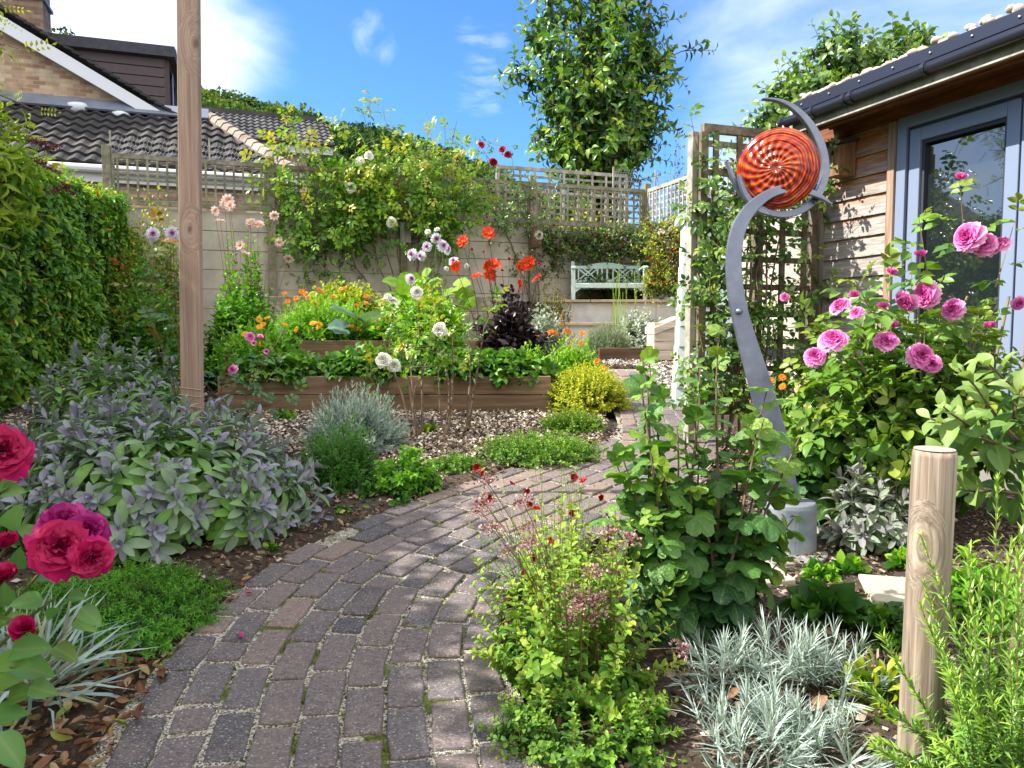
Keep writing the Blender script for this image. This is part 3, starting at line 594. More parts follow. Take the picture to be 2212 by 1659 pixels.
# ================================================================ BACK WALL, TRELLIS, TERRACE
WO = np.array([1.6, 13.6, 0]); M_block = None
def wl(L, off=0, z=0): return WO+E1*L-E2*off+UP*z            # point on the wall: L along it, off towards the garden
def concrete(name, c, st=(.5, .5), joint=None, blotch=(.25, .24, .2)):
    m, nt, b = newmat(name); n1 = noise(nt, 3, detail=7, rough=.65); n2 = noise(nt, 60, detail=3)
    col = mixc(nt, 1., c, ramp(nt, n1, [(.28, (.7,)*3), (.72, (1.2,)*3)]), 'MULTIPLY'); col = mixc(nt, ramp(nt, noise(nt, 1.4, mapped(nt, (1, 1, .35)), 5), [(.52, 0.), (.75, .6)]), col, blotch)
    lk(nt, col, b.inputs['Base Color']); b.inputs['Roughness'].default_value = .9; bump(nt, b, n2, .25, .006); return m
M_wall = concrete('panel_concrete', (.46, .41, .34)); M_greywood = wood('weathered_pine', (.13, .115, .085), (.33, .30, .225), (9, 9, 9), moss=(.12, .13, .045))
M_greywood2 = wood('silvered_pine', (.22, .2, .165), (.46, .43, .36), (9, 9, 9))
ZW = 3.1; ZB = 1.1; posts = [-9.1, -6.55, -4.0, -1.55, .77-1.55+.02, .77]
posts = [-8.05, -5.9, -3.62, -1.42, .0, .77]; posts = [-7.75, -5.55, -3.55, -1.35, .82]
wall = thing('garden_wall', 'tall cream concrete panel wall with posts at the back of the garden', 'wall', wl(-3, 0, ZB))
g = Geo(); rows = 7; hr = (ZW-ZB)/rows; cols = [-10]+posts
for a, b_ in zip(cols[:-1], cols[1:]):
    nsub = 2
    for r in range(rows):
        for sidx in range(nsub):
            aa = a+(b_-a)*sidx/nsub; bb = a+(b_-a)*(sidx+1)/nsub
            g.obox(wl((aa+bb)/2, -.05, ZB+hr*(r+.5)), ((bb-aa)/2-.004, .05+rg.normal(0, .002), hr/2-.005), E1, E2, rnd=rg.uniform(.3, .7))
g.obj('wall_panels', M_wall, wall)
CORN = wl(.82)
sidewall = thing('side_wall', 'short return wall of concrete panels under the sunlit side trellis', 'wall', tuple(CORN[:2])+(ZB,))
g = Geo()
for r in range(rows): g.obox(CORN-E2*2.1+E1*.05+UP*(ZB+hr*(r+.5)), (.05, 2.05, hr/2-.005), E1, E2)
g.obj('wall_panels', M_wall, sidewall)
fence_grp = 'fence posts along the back wall'
for k, L in enumerate(posts):
    o = Geo().obox(wl(L, .04, (ZB+3.93)/2), (.055, .055, (3.93-ZB)/2), E1, E2).obj('fence_post', M_greywood, bevel=.005, org=wl(L, .04, ZB))
    tag(o, ['weathered fence post at the far left beside the corner shrub', 'weathered fence post between pink dahlias and the climbing roses', 'weathered fence post carrying the grey bird box', 'weathered fence post carrying the hollow log',
            'weathered fence post in the corner beside the bench'][k], 'fence post', fence_grp)
def trellis(root_name, label, o, ex, width, z0, z1, nx, nz, bw, bt, mat, group=None, frame=.03):
    root = thing(root_name, label, 'trellis', tuple(o[:2])+(z0,), group); nrm = np.cross(ex, UP); o = np.asarray(o, float)*np.array([1, 1, 0])
    v_ = Geo()
    for k in range(nx):
        x = width*(k+.5)/nx if nx else 0; v_.obox(o+ex*x+UP*(z0+z1)/2+nrm*.006, (bw/2, bt/2, (z1-z0)/2), ex, nrm, rnd=rg.uniform(0, 1))
    v_.obj('upright_slats', mat, root)
    h_ = Geo()
    for k in range(nz): h_.obox(o+ex*width/2+UP*(z0+(z1-z0)*(k+.5)/nz)-nrm*(bt*.9-.006), (width/2, bt/2, bw/2), ex, nrm, rnd=rg.uniform(0, 1))
    h_.obj('cross_slats', mat, root)
    f = Geo()
    for z in (z0, z1): f.obox(o+ex*width/2+UP*z-nrm*.004, (width/2+.01, frame*.8, frame), ex, nrm)
    for x in (0, width): f.obox(o+ex*x+UP*(z0+z1)/2-nrm*.003, (frame, frame*.75, (z1-z0)/2-frame), ex, nrm)
    f.obj('frame', mat, root); return root
tl = ['low trellis panel in front of the tiled lean-to roof', 'trellis panel half buried under the left climbing rose', 'trellis panel under the climbing roses right of the grey bird box', 'mossy close-meshed trellis panel above the bench']
for k in range(4):
    a, b_ = posts[k]+.07, posts[k+1]-.07
    trellis('trellis', tl[k], wl(a, .05), E1, b_-a, ZW+.06, 3.8, int((b_-a)/.125), 6 if k else 5, .03, .016, M_greywood, 'trellis panels on the back wall')
trellis('trellis', 'sunlit pale trellis panel on the return wall right of the bench', CORN-E2*.1, -E2, 3.4, ZW+.06, 3.8, 28, 6, .03, .016, M_greywood2, 'trellis panels on the back wall')
# neighbour's taller wide-mesh trellis behind the wall
trellis('wide_mesh_trellis', 'silvery wide-meshed trellis standing behind the back wall', wl(-1.75, -.6), E1, 2.5, 2.4, 4.18, 9, 7, .04, .02, M_greywood2)
def netting(label, o, ex, w, z0, z1, s=.05):
    root = thing('wire_netting', label, 'netting', tuple(o[:2])+(z0,), 'wire netting above the fences'); g = Geo(); nrm = np.cross(ex, UP); o = np.asarray(o)*np.array([1, 1, 0])
    A, B = [], []; nx = int(w/s); nz = int((z1-z0)/(s*1.5))
    for j in range(nz):
        for i in range(nx):
            x = i*s+(j % 2)*s/2; z = z0+j*s*1.5; c = (x, z)
            for (dx, dz) in ((s/2, s/2), (-s/2, s/2)): A.append((x, z)); B.append((x+dx, z+dz))
            A.append((x+s/2, z+s/2)); B.append((x+s/2, z+s*1.5))
    A, B = np.array(A), np.array(B); pa = o+ex*A[:, :1]+UP*A[:, 1:]; pb = o+ex*B[:, :1]+UP*B[:, 1:]
    g.tubes(np.stack([pa, pb], 1), .0022, 3, cap=False); g.obj('wire_mesh', plain('galvanised_wire', (.3, .31, .32), .5, .6), root)
    for x in np.arange(0, w+.01, w/2): Geo().obox(o+ex*x+UP*(z0+z1)/2+nrm*.015, (.012, .012, (z1-z0)/2), ex, nrm).obj('stake', M_greywood2, root)
netting('wire netting stretched over the left trellis before the tiled roof', wl(-7.7, .0), E1, 2.6, 3.8, 4.15)
netting('wire netting on stakes above the fence corner right of the big tree', wl(.3, -.25), E1, 1.7, 3.4, 4.25)

# terrace with bench
M_cast = concrete('sunlit_render', (.72, .70, .66), blotch=(.10, .09, .075)); M_slab = concrete('sandstone', (.48, .35, .25), blotch=(.3, .2, .14))  # render base lightened in place of sun missing on the front faces
def axis_wall(name, label, x0, x1, y0, y1, z0, z1, mat, nb, cap=None):
    root = thing(name, label, 'retaining wall', ((x0+x1)/2, y0, z0)); g = Geo()
    for r in range(2):
        for k in range(nb):
            a = x0+(x1-x0)*(k+.5*(r % 2))/nb; b_ = min(a+(x1-x0)/nb, x1); g.obox(((a+b_)/2, (y0+y1)/2, z0+(z1-z0)*(r+.5)/2), ((b_-a)/2-.004, (y1-y0)/2, (z1-z0)/4-.004), rnd=rg.uniform(0, 1))
    g.obox(((x0+x1)/2, (y0+y1)/2+.012, (z0+z1)/2), ((x1-x0)/2, (y1-y0)/2-.004, (z1-z0)/2-.002))
    g.obj('blocks', mat, root)
    g = Geo(); n = max(1, int((x1-x0)/.6))
    for k in range(n):
        a = x0+(x1-x0)*k/n; b_ = x0+(x1-x0)*(k+1)/n; g.obox(((a+b_)/2, y0+.12, z1+.023), ((b_-a)/2-.006, .2, .021), rnd=rg.uniform(0, 1))
    g.obj('coping', M_slab, root, bevel=.006); return root
ZT = 1.84
axis_wall('retaining_wall', 'stained pale block retaining wall with stone coping below the bench', .55, 3.4, 12.5, 12.75, 1.0, ZT-.045, M_cast, 4)
axis_wall('retaining_wall', 'lower stained block wall with brown coping in front of the terrace', .2, 2.6, 11.75, 11.95, .95, 1.42, M_cast, 3)
g = Geo().obox((.9, 13.25, ZT-.35), (2.8, .62, .3)); kind(g.obj('terrace', ground_mat()), 'structure')
litter('terrace_soil', 1500, (-.5, 3.0, 12.8, 13.8), (.02, .05), chip_mat('terrace_bark', bark), 'soil and bark on the terrace around the bench', hz=ZT-.05)

# bench
M_mint = plain('mint_paint', (.52, .655, .605), .45, nz=.05, nscale=3)
BX, BY, BZ = P(1311, 650, 13.0)[0], 12.98, ZT-.05
bench = thing('garden_bench', 'pale mint painted garden bench with two lattice squares in its back', 'bench', (BX, BY, BZ))
k_ = 13./FPX; bw_ = 1.24; th_ = R(4)
def bp(x, y, z): return np.array([BX+x, BY+y, BZ+z])
def bo(nm, parts, mat=M_mint, bevel=.006):
    g = Geo()
    for c, h in parts: g.obox(bp(*c), h)
    return g.obj(nm, mat, bench, bevel=bevel)
HB = .72
for s in (-1, 1):
    bo('leg', [((s*(bw_/2-.03), -.26, .29), (.032, .032, .29))])
    bo('leg', [((s*(bw_/2-.05-.01), .26, .36+.01), (.03, .03, .36))])
    g = Geo(); pts = [bp(s*(bw_/2-.03), y, z) for y, z in ((.25, .56), (.05, .585), (-.2, .60), (-.33, .595), (-.36, .565))]
    for a, b_ in zip(pts[:-1], pts[1:]): g.bar(a, b_, .075, .03)
    g.obj('armrest', M_mint, bench, bevel=.006)
bo('seat', [((0, -.25+.088*k, .32+.004*(k % 2)), (bw_/2-.06, .036, .012)) for k in range(6)])
bo('apron', [((0, -.285, .285), (bw_/2-.06, .014, .035)), ((0, .2, .28), (bw_/2-.06, .014, .03))])
for s in (-1, 1): g = Geo(); g.prism([bp(s*(bw_/2-.06), -.275, .25), bp(s*(bw_/2-.17), -.275, .25), bp(s*(bw_/2-.09), -.275, .20), bp(s*(bw_/2-.06), -.275, .16)][::s], (0, .02, 0)); g.obj('bracket', M_mint, bench)
n = 24; xs_ = np.linspace(-bw_/2+.05, bw_/2-.05, n); top = .645+.055*np.cos(xs_/(bw_/2)*math.pi/1.15).clip(0, 1)
g = Geo()
pts = [bp(x, .245, .605) for x in xs_]+[bp(x, .245, t+.01) for x, t in zip(xs_[::-1], top[::-1])]; g.prism(pts, (0, .035, 0)); g.obj('top_rail', M_mint, bench)
bo('lower_rail', [((0, .26, .395), (bw_/2-.07, .016, .026))])
x0s = [-.34, .27]; g = Geo()
sw = .325
parts = [((x, .26, .51), (.019, .009, .095)) for x in (-.545, -.06+.0, .03, .53)]
for x0 in (-.46, .13):
    for xx in (x0, x0+sw): parts.append(((xx, .26, .51), (.013, .011, .095)))
for c_ in parts: bo('slat', [c_])
g = Geo()
for x0 in (-.46, .13):
    c = x0+sw/2; g = Geo()
    for s in (-1, 1):
        for o in (-.055, .055):
            g.bar(bp(c-sw/2+max(o, 0)*1.6+min(o, 0)*0+0, .26+.004*s, .51-s*.095*(1)), bp(c+sw/2+min(o, 0)*1.6, .26+.004*s, .51+s*.095), .014, .024, up=(0, 0, 1))
    g.obj('lattice', M_mint, bench)

# hedge on the left -----------------------------------------------------------
rh = np.random.default_rng(11)
HP = Gd(0, 890); HD = np.array([-.21, .977, 0]); HD /= np.linalg.norm(HD); HN = np.array([HD[1], -HD[0], 0])
hedge = thing('beech_hedge', 'tall clipped green hedge running along the left side', 'hedge', (HP[0], HP[1], gz(0, HP[1])))
s0, s1 = -9.5, 4.55
def hz0(s): p = HP+HD*s; return SL*max(min(p[1], 12.4), -6)
def hedge_top(s): return np.interp(s, [-9, -3, -.8, 0, 4.5], [3.35, 3.3, 2.45, 2.30, 2.15])  # unseen stretch near the camera raised to cast shade on the path
g = Geo()
for k in range(14):
    a = s0+(s1-s0)*k/14; b_ = s0+(s1-s0)*(k+1)/14; zc = hz0((a+b_)/2); tp = hedge_top((a+b_)/2)
    c = HP+HD*(a+b_)/2-HN*.62; g.obox((c[0], c[1], zc+tp*.47), (.48, (b_-a)/2+.05, tp*.47), HN, HD)
g.obj('dark_core', plain('hedge_dark_core', (.012, .016, .006), 1.), hedge)  # solid dark boxes added inside the leaves to block light, no real twigs
def hedge_leaves(n, srange, rng):
    s = rng.uniform(*srange, n); f = rng.uniform(0, 1, n); t = hedge_top(s); zb = SL*np.clip((HP[1]+HD[1]*s), -6, 12.4)
    depth = rng.exponential(.06, n); depth = np.minimum(depth, .22); z = zb+t*f
    lump = .09*np.sin(s*2.3+z*1.9)+.07*np.sin(s*5.1-z*3.3)+.05*np.sin(s*11+z*9)
    Pp = HP[None]+HD[None]*s[:, None]+HN[None]*(lump-depth)[:, None]; Pp[:, 2] = z
    D = HN*.4+UP*-.4+rng.normal(0, .75, (n, 3)); N = HN*.8-HD*.35+UP*.8+rng.normal(0, .42, (n, 3)); return Pp, D, N, f
g = Geo()
for n, sr, sz in ((4200, (-3.2, 0), (.062, .108)), (11800, (0, 4.55), (.06, .105)), (1200, (-9, -3.2), (.1, .16))):
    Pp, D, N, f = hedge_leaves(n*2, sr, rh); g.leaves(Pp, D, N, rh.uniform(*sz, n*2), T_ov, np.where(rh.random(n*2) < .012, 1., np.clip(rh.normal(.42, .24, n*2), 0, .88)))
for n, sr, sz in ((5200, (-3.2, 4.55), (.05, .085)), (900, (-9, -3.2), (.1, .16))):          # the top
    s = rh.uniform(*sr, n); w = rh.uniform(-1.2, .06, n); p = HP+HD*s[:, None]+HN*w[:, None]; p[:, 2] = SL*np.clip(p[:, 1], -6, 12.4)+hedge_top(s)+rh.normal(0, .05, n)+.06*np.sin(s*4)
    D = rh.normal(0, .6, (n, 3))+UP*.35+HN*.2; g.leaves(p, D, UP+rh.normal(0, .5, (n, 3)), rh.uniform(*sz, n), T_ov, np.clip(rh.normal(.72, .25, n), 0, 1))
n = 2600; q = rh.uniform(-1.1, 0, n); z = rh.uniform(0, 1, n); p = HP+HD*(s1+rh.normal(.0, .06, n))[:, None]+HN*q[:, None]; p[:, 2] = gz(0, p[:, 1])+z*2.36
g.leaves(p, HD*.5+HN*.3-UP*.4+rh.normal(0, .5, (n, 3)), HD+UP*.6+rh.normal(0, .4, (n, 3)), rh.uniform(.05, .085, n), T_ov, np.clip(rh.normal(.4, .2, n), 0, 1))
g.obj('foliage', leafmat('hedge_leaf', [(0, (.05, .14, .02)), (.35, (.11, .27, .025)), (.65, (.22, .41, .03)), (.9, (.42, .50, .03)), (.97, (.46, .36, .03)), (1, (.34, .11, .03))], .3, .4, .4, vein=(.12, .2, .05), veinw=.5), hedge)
# ================================================================ SHED
AX = np.array([.331, -.943, 0]); NR = np.array([-.943, -.331, 0])       # along the wall towards the camera, and its outward normal
SC = np.array([2.39, 6.0, 0]); SZ = .60; SE = 2.86
def sp(a, n=0., z=0.): return SC+AX*a+NR*n+UP*z
def clad_mat():
    m, nt, b = newmat('larch_cladding'); v = mapped(nt, (3, 30, 30), (0, 0, -math.atan2(AX[1], AX[0])))
    n1 = noise(nt, 1.3, v, 6, .62, dist=1.2)
    grey = ramp(nt, n1, [(.3, (.15, .13, .115)), (.5, (.32, .285, .255)), (.7, (.49, .445, .41))]); org = ramp(nt, n1, [(.3, (.24, .085, .03)), (.55, (.45, .19, .075)), (.75, (.58, .29, .13))])
    sx = nd(nt, 'ShaderNodeSeparateXYZ'); lk(nt, nd(nt, 'ShaderNodeTexCoord').outputs['Object'], sx.inputs[0])
    hz_ = mth(nt, 'ADD', mth(nt, 'MULTIPLY_ADD', sx.outputs[2], .95, -1.52), mth(nt, 'MULTIPLY', noise(nt, 2.5, detail=3), .5))
    f = mth(nt, 'ADD', hz_, mth(nt, 'MULTIPLY', mth(nt, 'POWER', attr(nt, 'mid'), 2.2), .62))
    lk(nt, mixc(nt, ramp(nt, f, [(.35, 0.), (.95, 1.)]), grey, org), b.inputs['Base Color']); b.inputs['Roughness'].default_value = .8; b.inputs['Specular IOR Level'].default_value = .2
    bump(nt, b, n1, .4, .006); return m
M_cladl = clad_mat(); M_redwood = wood('eaves_cedar', (.10, .035, .016), (.26, .10, .042), (3, 30, 30), (0, 0, -math.atan2(AX[1], AX[0])))
M_cornerw = wood('grey_corner_board', (.12, .10, .085), (.30, .26, .22), (30, 30, 2)); M_reveal = wood('reveal_board', (.2, .12, .075), (.42, .30, .22), (30, 30, 2))
M_grey = plain('grey_blue_frame', (.20, .245, .345), .35, spec=.5); M_greyd = plain('dark_frame_groove', (.03, .033, .042), .5)
M_black = plain('black_gutter', (.018, .018, .024), .3, spec=.6); M_fascia = plain('dark_metal_trim', (.028, .030, .046), .3, .3, spec=.6)
shed = thing('garden_studio', 'larch clad garden studio with grey framed glazed door and dark gutter', 'shed', sp(0, 0, SZ))
def boards(a0, a1, z0=SZ, z1=SE, bh=.142):
    g = Geo(); z = z0
    while z < z1:
        c = sp((a0+a1)/2, .0, z+bh/2); sl = unit(UP*1.-NR*.14)
        V = []; n = 14
        lo, hi = z, min(z+bh+.012, z1+.02)
        for zz, off in ((lo, .032), (hi, .010)):
            for a in np.linspace(a0, a1, n): V.append(sp(a, off+rg.normal(0, .0008), zz+rg.normal(0, .001)))
        for a in np.linspace(a0, a1, n): V.append(sp(a, .008, lo))
        i = np.arange(n); q = lambda o, p: np.stack([i[:-1]+o, i[1:]+o, i[1:]+p, i[:-1]+p], 1)
        g.add(V, [q(0, n), q(2*n, 0)], rg.uniform(0, 1), [0]*n+[1]*n+[0]*n); z += bh
    return g
D0, D1 = .76, 1.72                                      # door opening along the wall
bz = Geo()
b1 = boards(.05, D0-.07); b1.obj('cladding', M_cladl, shed); boards(D1+.06, 4.2).obj('cladding', M_cladl, shed)
g = Geo(); g.obox(sp(2.1, -.12, (SZ+SE)/2), (2.1, .10, (SE-SZ)/2), AX, NR); 
g.obj('wall_core', plain('studio_core', (.05, .04, .035), .9), shed)
g = Geo(); g.obox(sp(.0, -1.6, (SZ+SE)/2), (.03, 1.6, (SE-SZ)/2), AX, NR); g.obj('end_wall', M_cornerw, shed)
Geo().obox(sp(.015, .02, (SZ+SE)/2), (.04, .035, (SE-SZ)/2), AX, NR).obj('corner_board', M_cornerw, shed, bevel=.003)
for a, nm in ((D0-.035, 'reveal_board'), (D1+.03, 'reveal_board')): Geo().obox(sp(a, .03, (SZ+SE-.11)/2), (.03, .045, (SE-.11-SZ)/2), AX, NR).obj(nm, M_reveal, shed, bevel=.003)
door = Geo(); DT = 2.76
def frame(g, a0, a1, z0, z1, w, n, t):
    g.obox(sp((a0+w/2), n, (z0+z1)/2), (w/2, t, (z1-z0)/2), AX, NR); g.obox(sp((a1-w/2), n, (z0+z1)/2), (w/2, t, (z1-z0)/2), AX, NR)
    for z in (z0+w/2, z1-w/2): g.obox(sp((a0+a1)/2, n, z), ((a1-a0)/2-w, t-.001, w/2), AX, NR)
frame(door, D0, D1, SZ+.02, DT, .075, .02, .04); dr = door.obj('glazed_door', M_grey, shed, bevel=.004)
g = Geo(); frame(g, D0+.075, D1-.075, SZ+.095, DT-.075, .02, .006, .03); g.obj('seal', M_greyd, dr)
g = Geo(); frame(g, D0+.095, D1-.095, SZ+.115, DT-.095, .085, .016, .034); sash = g.obj('sash', M_grey, dr, bevel=.006)
g = Geo(); frame(g, D0+.18, D1-.18, SZ+.20, DT-.18, .022, .0, .03); g.obj('bead', M_greyd, dr)
def paneglass():
    m, nt, b = newmat('studio_glass'); b.inputs['Base Color'].default_value = (.012, .016, .018, 1); b.inputs['Roughness'].default_value = .02; b.inputs['Specular IOR Level'].default_value = .8; b.inputs['IOR'].default_value = 1.9
    return m
Geo().obox(sp((D0+D1)/2, -.004, (SZ+DT)/2), ((D1-D0)/2-.2, .006, (DT-SZ)/2-.22), AX, NR).obj('glass', paneglass(), dr)
Geo().obox(sp(2.1, -.10, .36), (2.11, .10, .238), AX, NR).obj('plinth', concrete('plinth_concrete', (.24, .22, .19)), shed)
# eaves: the soffit falls outward from the wall top to the gutter board
EO = 2.775; RA, RB = .16, 4.2; RM, RH = (RA+RB)/2, (RB-RA)/2
so = unit(NR*.4+UP*(EO-SE)); sn = np.cross(AX, so)
for k in range(4): c = sp(RM, .055+.1*k, SE+(EO-SE)*(.055+.1*k)/.41); Geo().obox(c+UP*.012*(k % 2), (RH, .049, .012), AX, so, sn, rnd=rg.uniform(0, 1)).obj('soffit_board', M_redwood, shed)
Geo().obox(sp(2.1, .035, SE-.05), (2.1, .028, .05), AX, NR).obj('eaves_board', M_redwood, shed)
Geo().obox(sp(RM, .415, EO+.055), (RH, .012, .06), AX, NR).obj('fascia', M_greywood, shed)
Geo().obox(sp(RM, .43, EO-.002), (RH, .008, .005), AX, NR).obj('drip_strip', M_greywood2, shed)
g = Geo(); A_ = np.array([sp(.09, .465, EO+.085), sp(RB, .465, EO+.085)]); g.tubes(A_, .036, 14); gut = g.obj('gutter', M_black, shed, smooth=True)
for a in (.10, .42, .72, .78, 1.35, 2.2): Geo().tubes(np.array([sp(a-.015, .465, EO+.085), sp(a+.015, .465, EO+.085)]), .041, 14).obj('gutter_bracket', M_black, gut)
Geo().obox(sp(RM+.02, .455, EO+.165), (RH-.02, .012, .038), AX, NR).obj('roof_trim', M_fascia, shed, bevel=.003)
Geo().obox(sp(RA+.01, .36, EO+.155), (.012, .09, .045), AX, NR).obj('verge_cap', M_upvc, shed)
M_screw = plain('screw_steel', (.4, .4, .42), .35, .9)
for a in np.arange(.3, 2.4, .27): g = Geo(); g.lathe(sp(a, .468, EO+.165), [(.009, 0), (.009, .004), (.005, .008), (.001, .009)], 8, NR); g.obj('trim_screw', M_screw, shed)
Geo().obox(sp(RM, -1.3, EO+.14), (RH-.01, 1.74, .05), AX, NR).obj('roof', plain('green_roof_soil', (.10, .08, .05), 1., nz=.4), shed)
# pebbles along the roof edge
M_pebble = concrete('pebble', (.52, .44, .35), blotch=(.36, .3, .25)); peb = []
for k in range(3):
    r_ = np.random.default_rng(50+k); d = unit(r_.normal(size=(1, 3)))
    th = np.linspace(0, math.pi, 7)
    g = Geo(); g.lathe((0, 0, 0), [(max(.001, math.sin(t))*.5, -math.cos(t)*.5) for t in th], 10)
    V = np.concatenate(g.V); V *= 1+.12*np.sin(V[:, :1]*6+k)*np.cos(V[:, 1:2]*5+V[:, 2:]*4); V[:, 2] *= .72; g.V = [V]
    peb.append(g.mesh('pebble', M_pebble, smooth=True))
a = .2; n_ = 0; r_ = np.random.default_rng(8)
while a < 2.55:
    s = r_.uniform(.045, .075); o = bpy.data.objects.new('pebble', peb[n_ % 3]); COL.objects.link(o)
    up_ = .222 if r_.random() < .82 else .255
    o.location = tuple(sp(a+s/2, .43-r_.uniform(0, .03)-(.03 if up_ > .25 else 0), EO+up_)); o.scale = (s*1.15, s*.95, s*.9); o.rotation_euler = (r_.normal(0, .2), r_.normal(0, .2), r_.uniform(0, 6))
    tag(o, 'rounded pale pebble in the row along the edge of the studio roof', 'pebble', 'pebbles edging the studio roof'); a += s*r_.uniform(.8, 1.0); n_ += 1
# black downpipe left of the studio
g = Geo(); g.tubes(np.array([sp(.12, .465, EO+.07), sp(.10, .40, EO-.08), sp(-.02, .12, EO-.20), sp(-.05, -.1, EO-.24)]), .030, 10); g.obj('downpipe', M_black, shed, smooth=True)

# bird boxes
M_birdw = wood('bird_box_cedar', (.17, .085, .04), (.36, .21, .11), (30, 30, 3)); M_hole = plain('hole_shadow', (.01, .008, .006), 1)
def birdbox(label, c, ex, out, w, d, h, mat, roofmat, slope=.04):
    r = thing('bird_box', label, 'bird box', c); ex = np.asarray(ex); out = np.asarray(out); g = Geo()
    b_, f_ = c, c+out*d
    def pr(z0b, z0f, z1b, z1f, e=0):
        V = []
        for s in (-1, 1):
            for (p, z) in ((b_-out*e, z0b), (f_+out*e, z0f), (f_+out*e, z1f), (b_-out*e, z1b)): V.append(p+ex*s*(w/2+e)+UP*z)
        return V
    F = [np.array([(0, 1, 2, 3), (7, 6, 5, 4), (0, 4, 5, 1), (1, 5, 6, 2), (2, 6, 7, 3), (3, 7, 4, 0)])]
    g.add(pr(0, 0, h, h-slope), F); g.obj('body', mat, r, bevel=.003)
    g = Geo(); g.add(pr(h+.003, h-slope+.003, h+.02, h-slope+.02, .018), F); g.obj('roof', roofmat, r, bevel=.002)
    g = Geo(); g.lathe(f_+UP*h*.66, [(.017, .001), (.017, .003), (.001, .004)], 14, out); g.obj('entrance_hole', M_hole, r)
    return r
birdbox('cedar bird box hanging on the studio wall beside the glass disc', sp(.30, .035, 2.46), AX, NR, .135, .15, .25, M_birdw, M_felt)
birdbox('grey weathered bird box with blue black roof on a back wall post', wl(posts[2], .1, 2.72), E1, -E2, .17, .14, .36, wood('grey_birdbox', (.2, .18, .16), (.42, .39, .35), (20, 20, 2)), M_felt)
lg = thing('log_nest', 'small hollow log nest box hung on the back wall post', 'log nest', wl(posts[3], .1, 2.78))
g = Geo(); g.lathe(wl(posts[3], .2, 2.72), [(.085, 0), (.10, .05), (.095, .2), (.10, .34), (.07, .38), (.01, .385)], 14); g.obj('log', wood('bark_log', (.08, .045, .03), (.24, .15, .1), (12, 12, 4)), lg)
g = Geo(); g.lathe(wl(posts[3], .29, 2.92)+E1*.02, [(.08, 0), (.08, .02), (.035, .03), (.03, .01)], 14, -E2); g.obj('cut_face', plain('cut_wood', (.5, .42, .34), .8, nz=.15), lg); 
g = Geo(); g.lathe(wl(posts[3], .325, 2.92)+E1*.02, [(.022, 0), (.001, .002)], 10, -E2); g.obj('entrance_hole', M_hole, lg)

# trellis screen at the end of the studio
M_scr = wood('brown_trellis', (.10, .075, .05), (.26, .21, .15), (12, 12, 12), moss=(.13, .12, .05))
TSO = SC-E1*1.07
trellis('trellis_screen', 'tall square meshed trellis screen between the studio and the steel sculpture', TSO, E1, 1.0, .75, 2.80, 5, 10, .042, .02, M_scr)
for a, lb in ((-.04, 'slim pale post carrying the left edge of the trellis screen'), (.52, 'middle post behind the rose covered trellis screen')):
    p = TSO+E1*a+E2*.06; o = Geo().obox((p[0], p[1], 1.62), (.035, .035, 1.16), E1, E2).obj('trellis_post', M_greywood2 if a < 0 else M_scr, bevel=.004, org=(p[0], p[1], .5)); tag(o, lb, 'post')
# pale mint clapboard store behind the screen
ms = thing('garden_store', 'pale mint clapboard store half hidden behind the climbing rose', 'garden store', P(1512, 800, 7.3)*np.array([1, 1, 0])+UP*.66)
M_pmint = plain('pale_mint_boards', (.62, .72, .70), .5, nz=.05, nscale=3)
mx, my = P(1518, 800, 7.3)[:2]; g = Geo()
for k in range(9): g.obox((mx, my, .72+.19*k), (.27-.008*k, .2, .095), (1, -.12, 0), (.12, 1, 0), unit(np.array([0, .06, 1])))
g.obj('boards', M_pmint, ms, bevel=.004); g = Geo(); g.obox((mx, my, .72+.19*9-.05), (.26, .24, .03), (1, -.12, 0), (.12, 1, 0)); g.obj('roof', M_pmint, ms, bevel=.005)

# ================================================================ SCULPTURE
SY = 3.55; sb = P(1708, 1200, SY); S_org = np.array([sb[0], SY, gz(0, SY)-.02])
def galv():
    m, nt, b = newmat('galvanised_steel'); n1 = noise(nt, 5, detail=7, rough=.65); n2 = noise(nt, 40, detail=3)
    col = ramp(nt, n1, [(.3, (.13, .15, .21)), (.55, (.22, .245, .32)), (.75, (.34, .37, .45))]); lk(nt, col, b.inputs['Base Color']); b.inputs['Metallic'].default_value = .65
    lk(nt, ramp(nt, n1, [(.3, .28), (.7, .48)]), b.inputs['Roughness']); bump(nt, b, n2, .12, .004); return m
M_galv = galv()
scu = thing('steel_sculpture', 'tall curved galvanised steel sculpture holding an orange glass disc', 'sculpture', S_org)
def ribbon(pts, depth, y0, sub=6):
    """flat steel plate: centre line and width in the photo's proportions, given a real thickness"""
    pts = np.array(pts, float); t = np.arange(len(pts)); tt = np.linspace(0, len(pts)-1, (len(pts)-1)*sub+1); q = np.stack([np.interp(tt, t, pts[:, k]) for k in range(3)], 1)
    for _ in range(8): q[1:-1] = (q[:-2]+2*q[1:-1]+q[2:])/4
    d = np.gradient(q[:, :2], axis=0); d /= np.linalg.norm(d, axis=1, keepdims=True); nn = np.stack([-d[:, 1], d[:, 0]], 1)
    L = q[:, :2]+nn*q[:, 2:]/2; Rr = q[:, :2]-nn*q[:, 2:]/2; n = len(q); V = []
    for dy in (0, depth):
        for S in (L, Rr):
            for u, v in S: w = P(u, v, y0); V.append((w[0], y0+dy, w[2]))
    i = np.arange(n); f = lambda a, b_: np.stack([i[:-1]+a*n, i[1:]+a*n, i[1:]+b_*n, i[:-1]+b_*n], 1)
    return Geo().add(V, [f(0, 1), f(3, 2), f(2, 0), f(1, 3), np.array([[0, n, 3*n, 2*n], [n-1, 3*n-1, 4*n-1, 2*n-1][::-1]])])
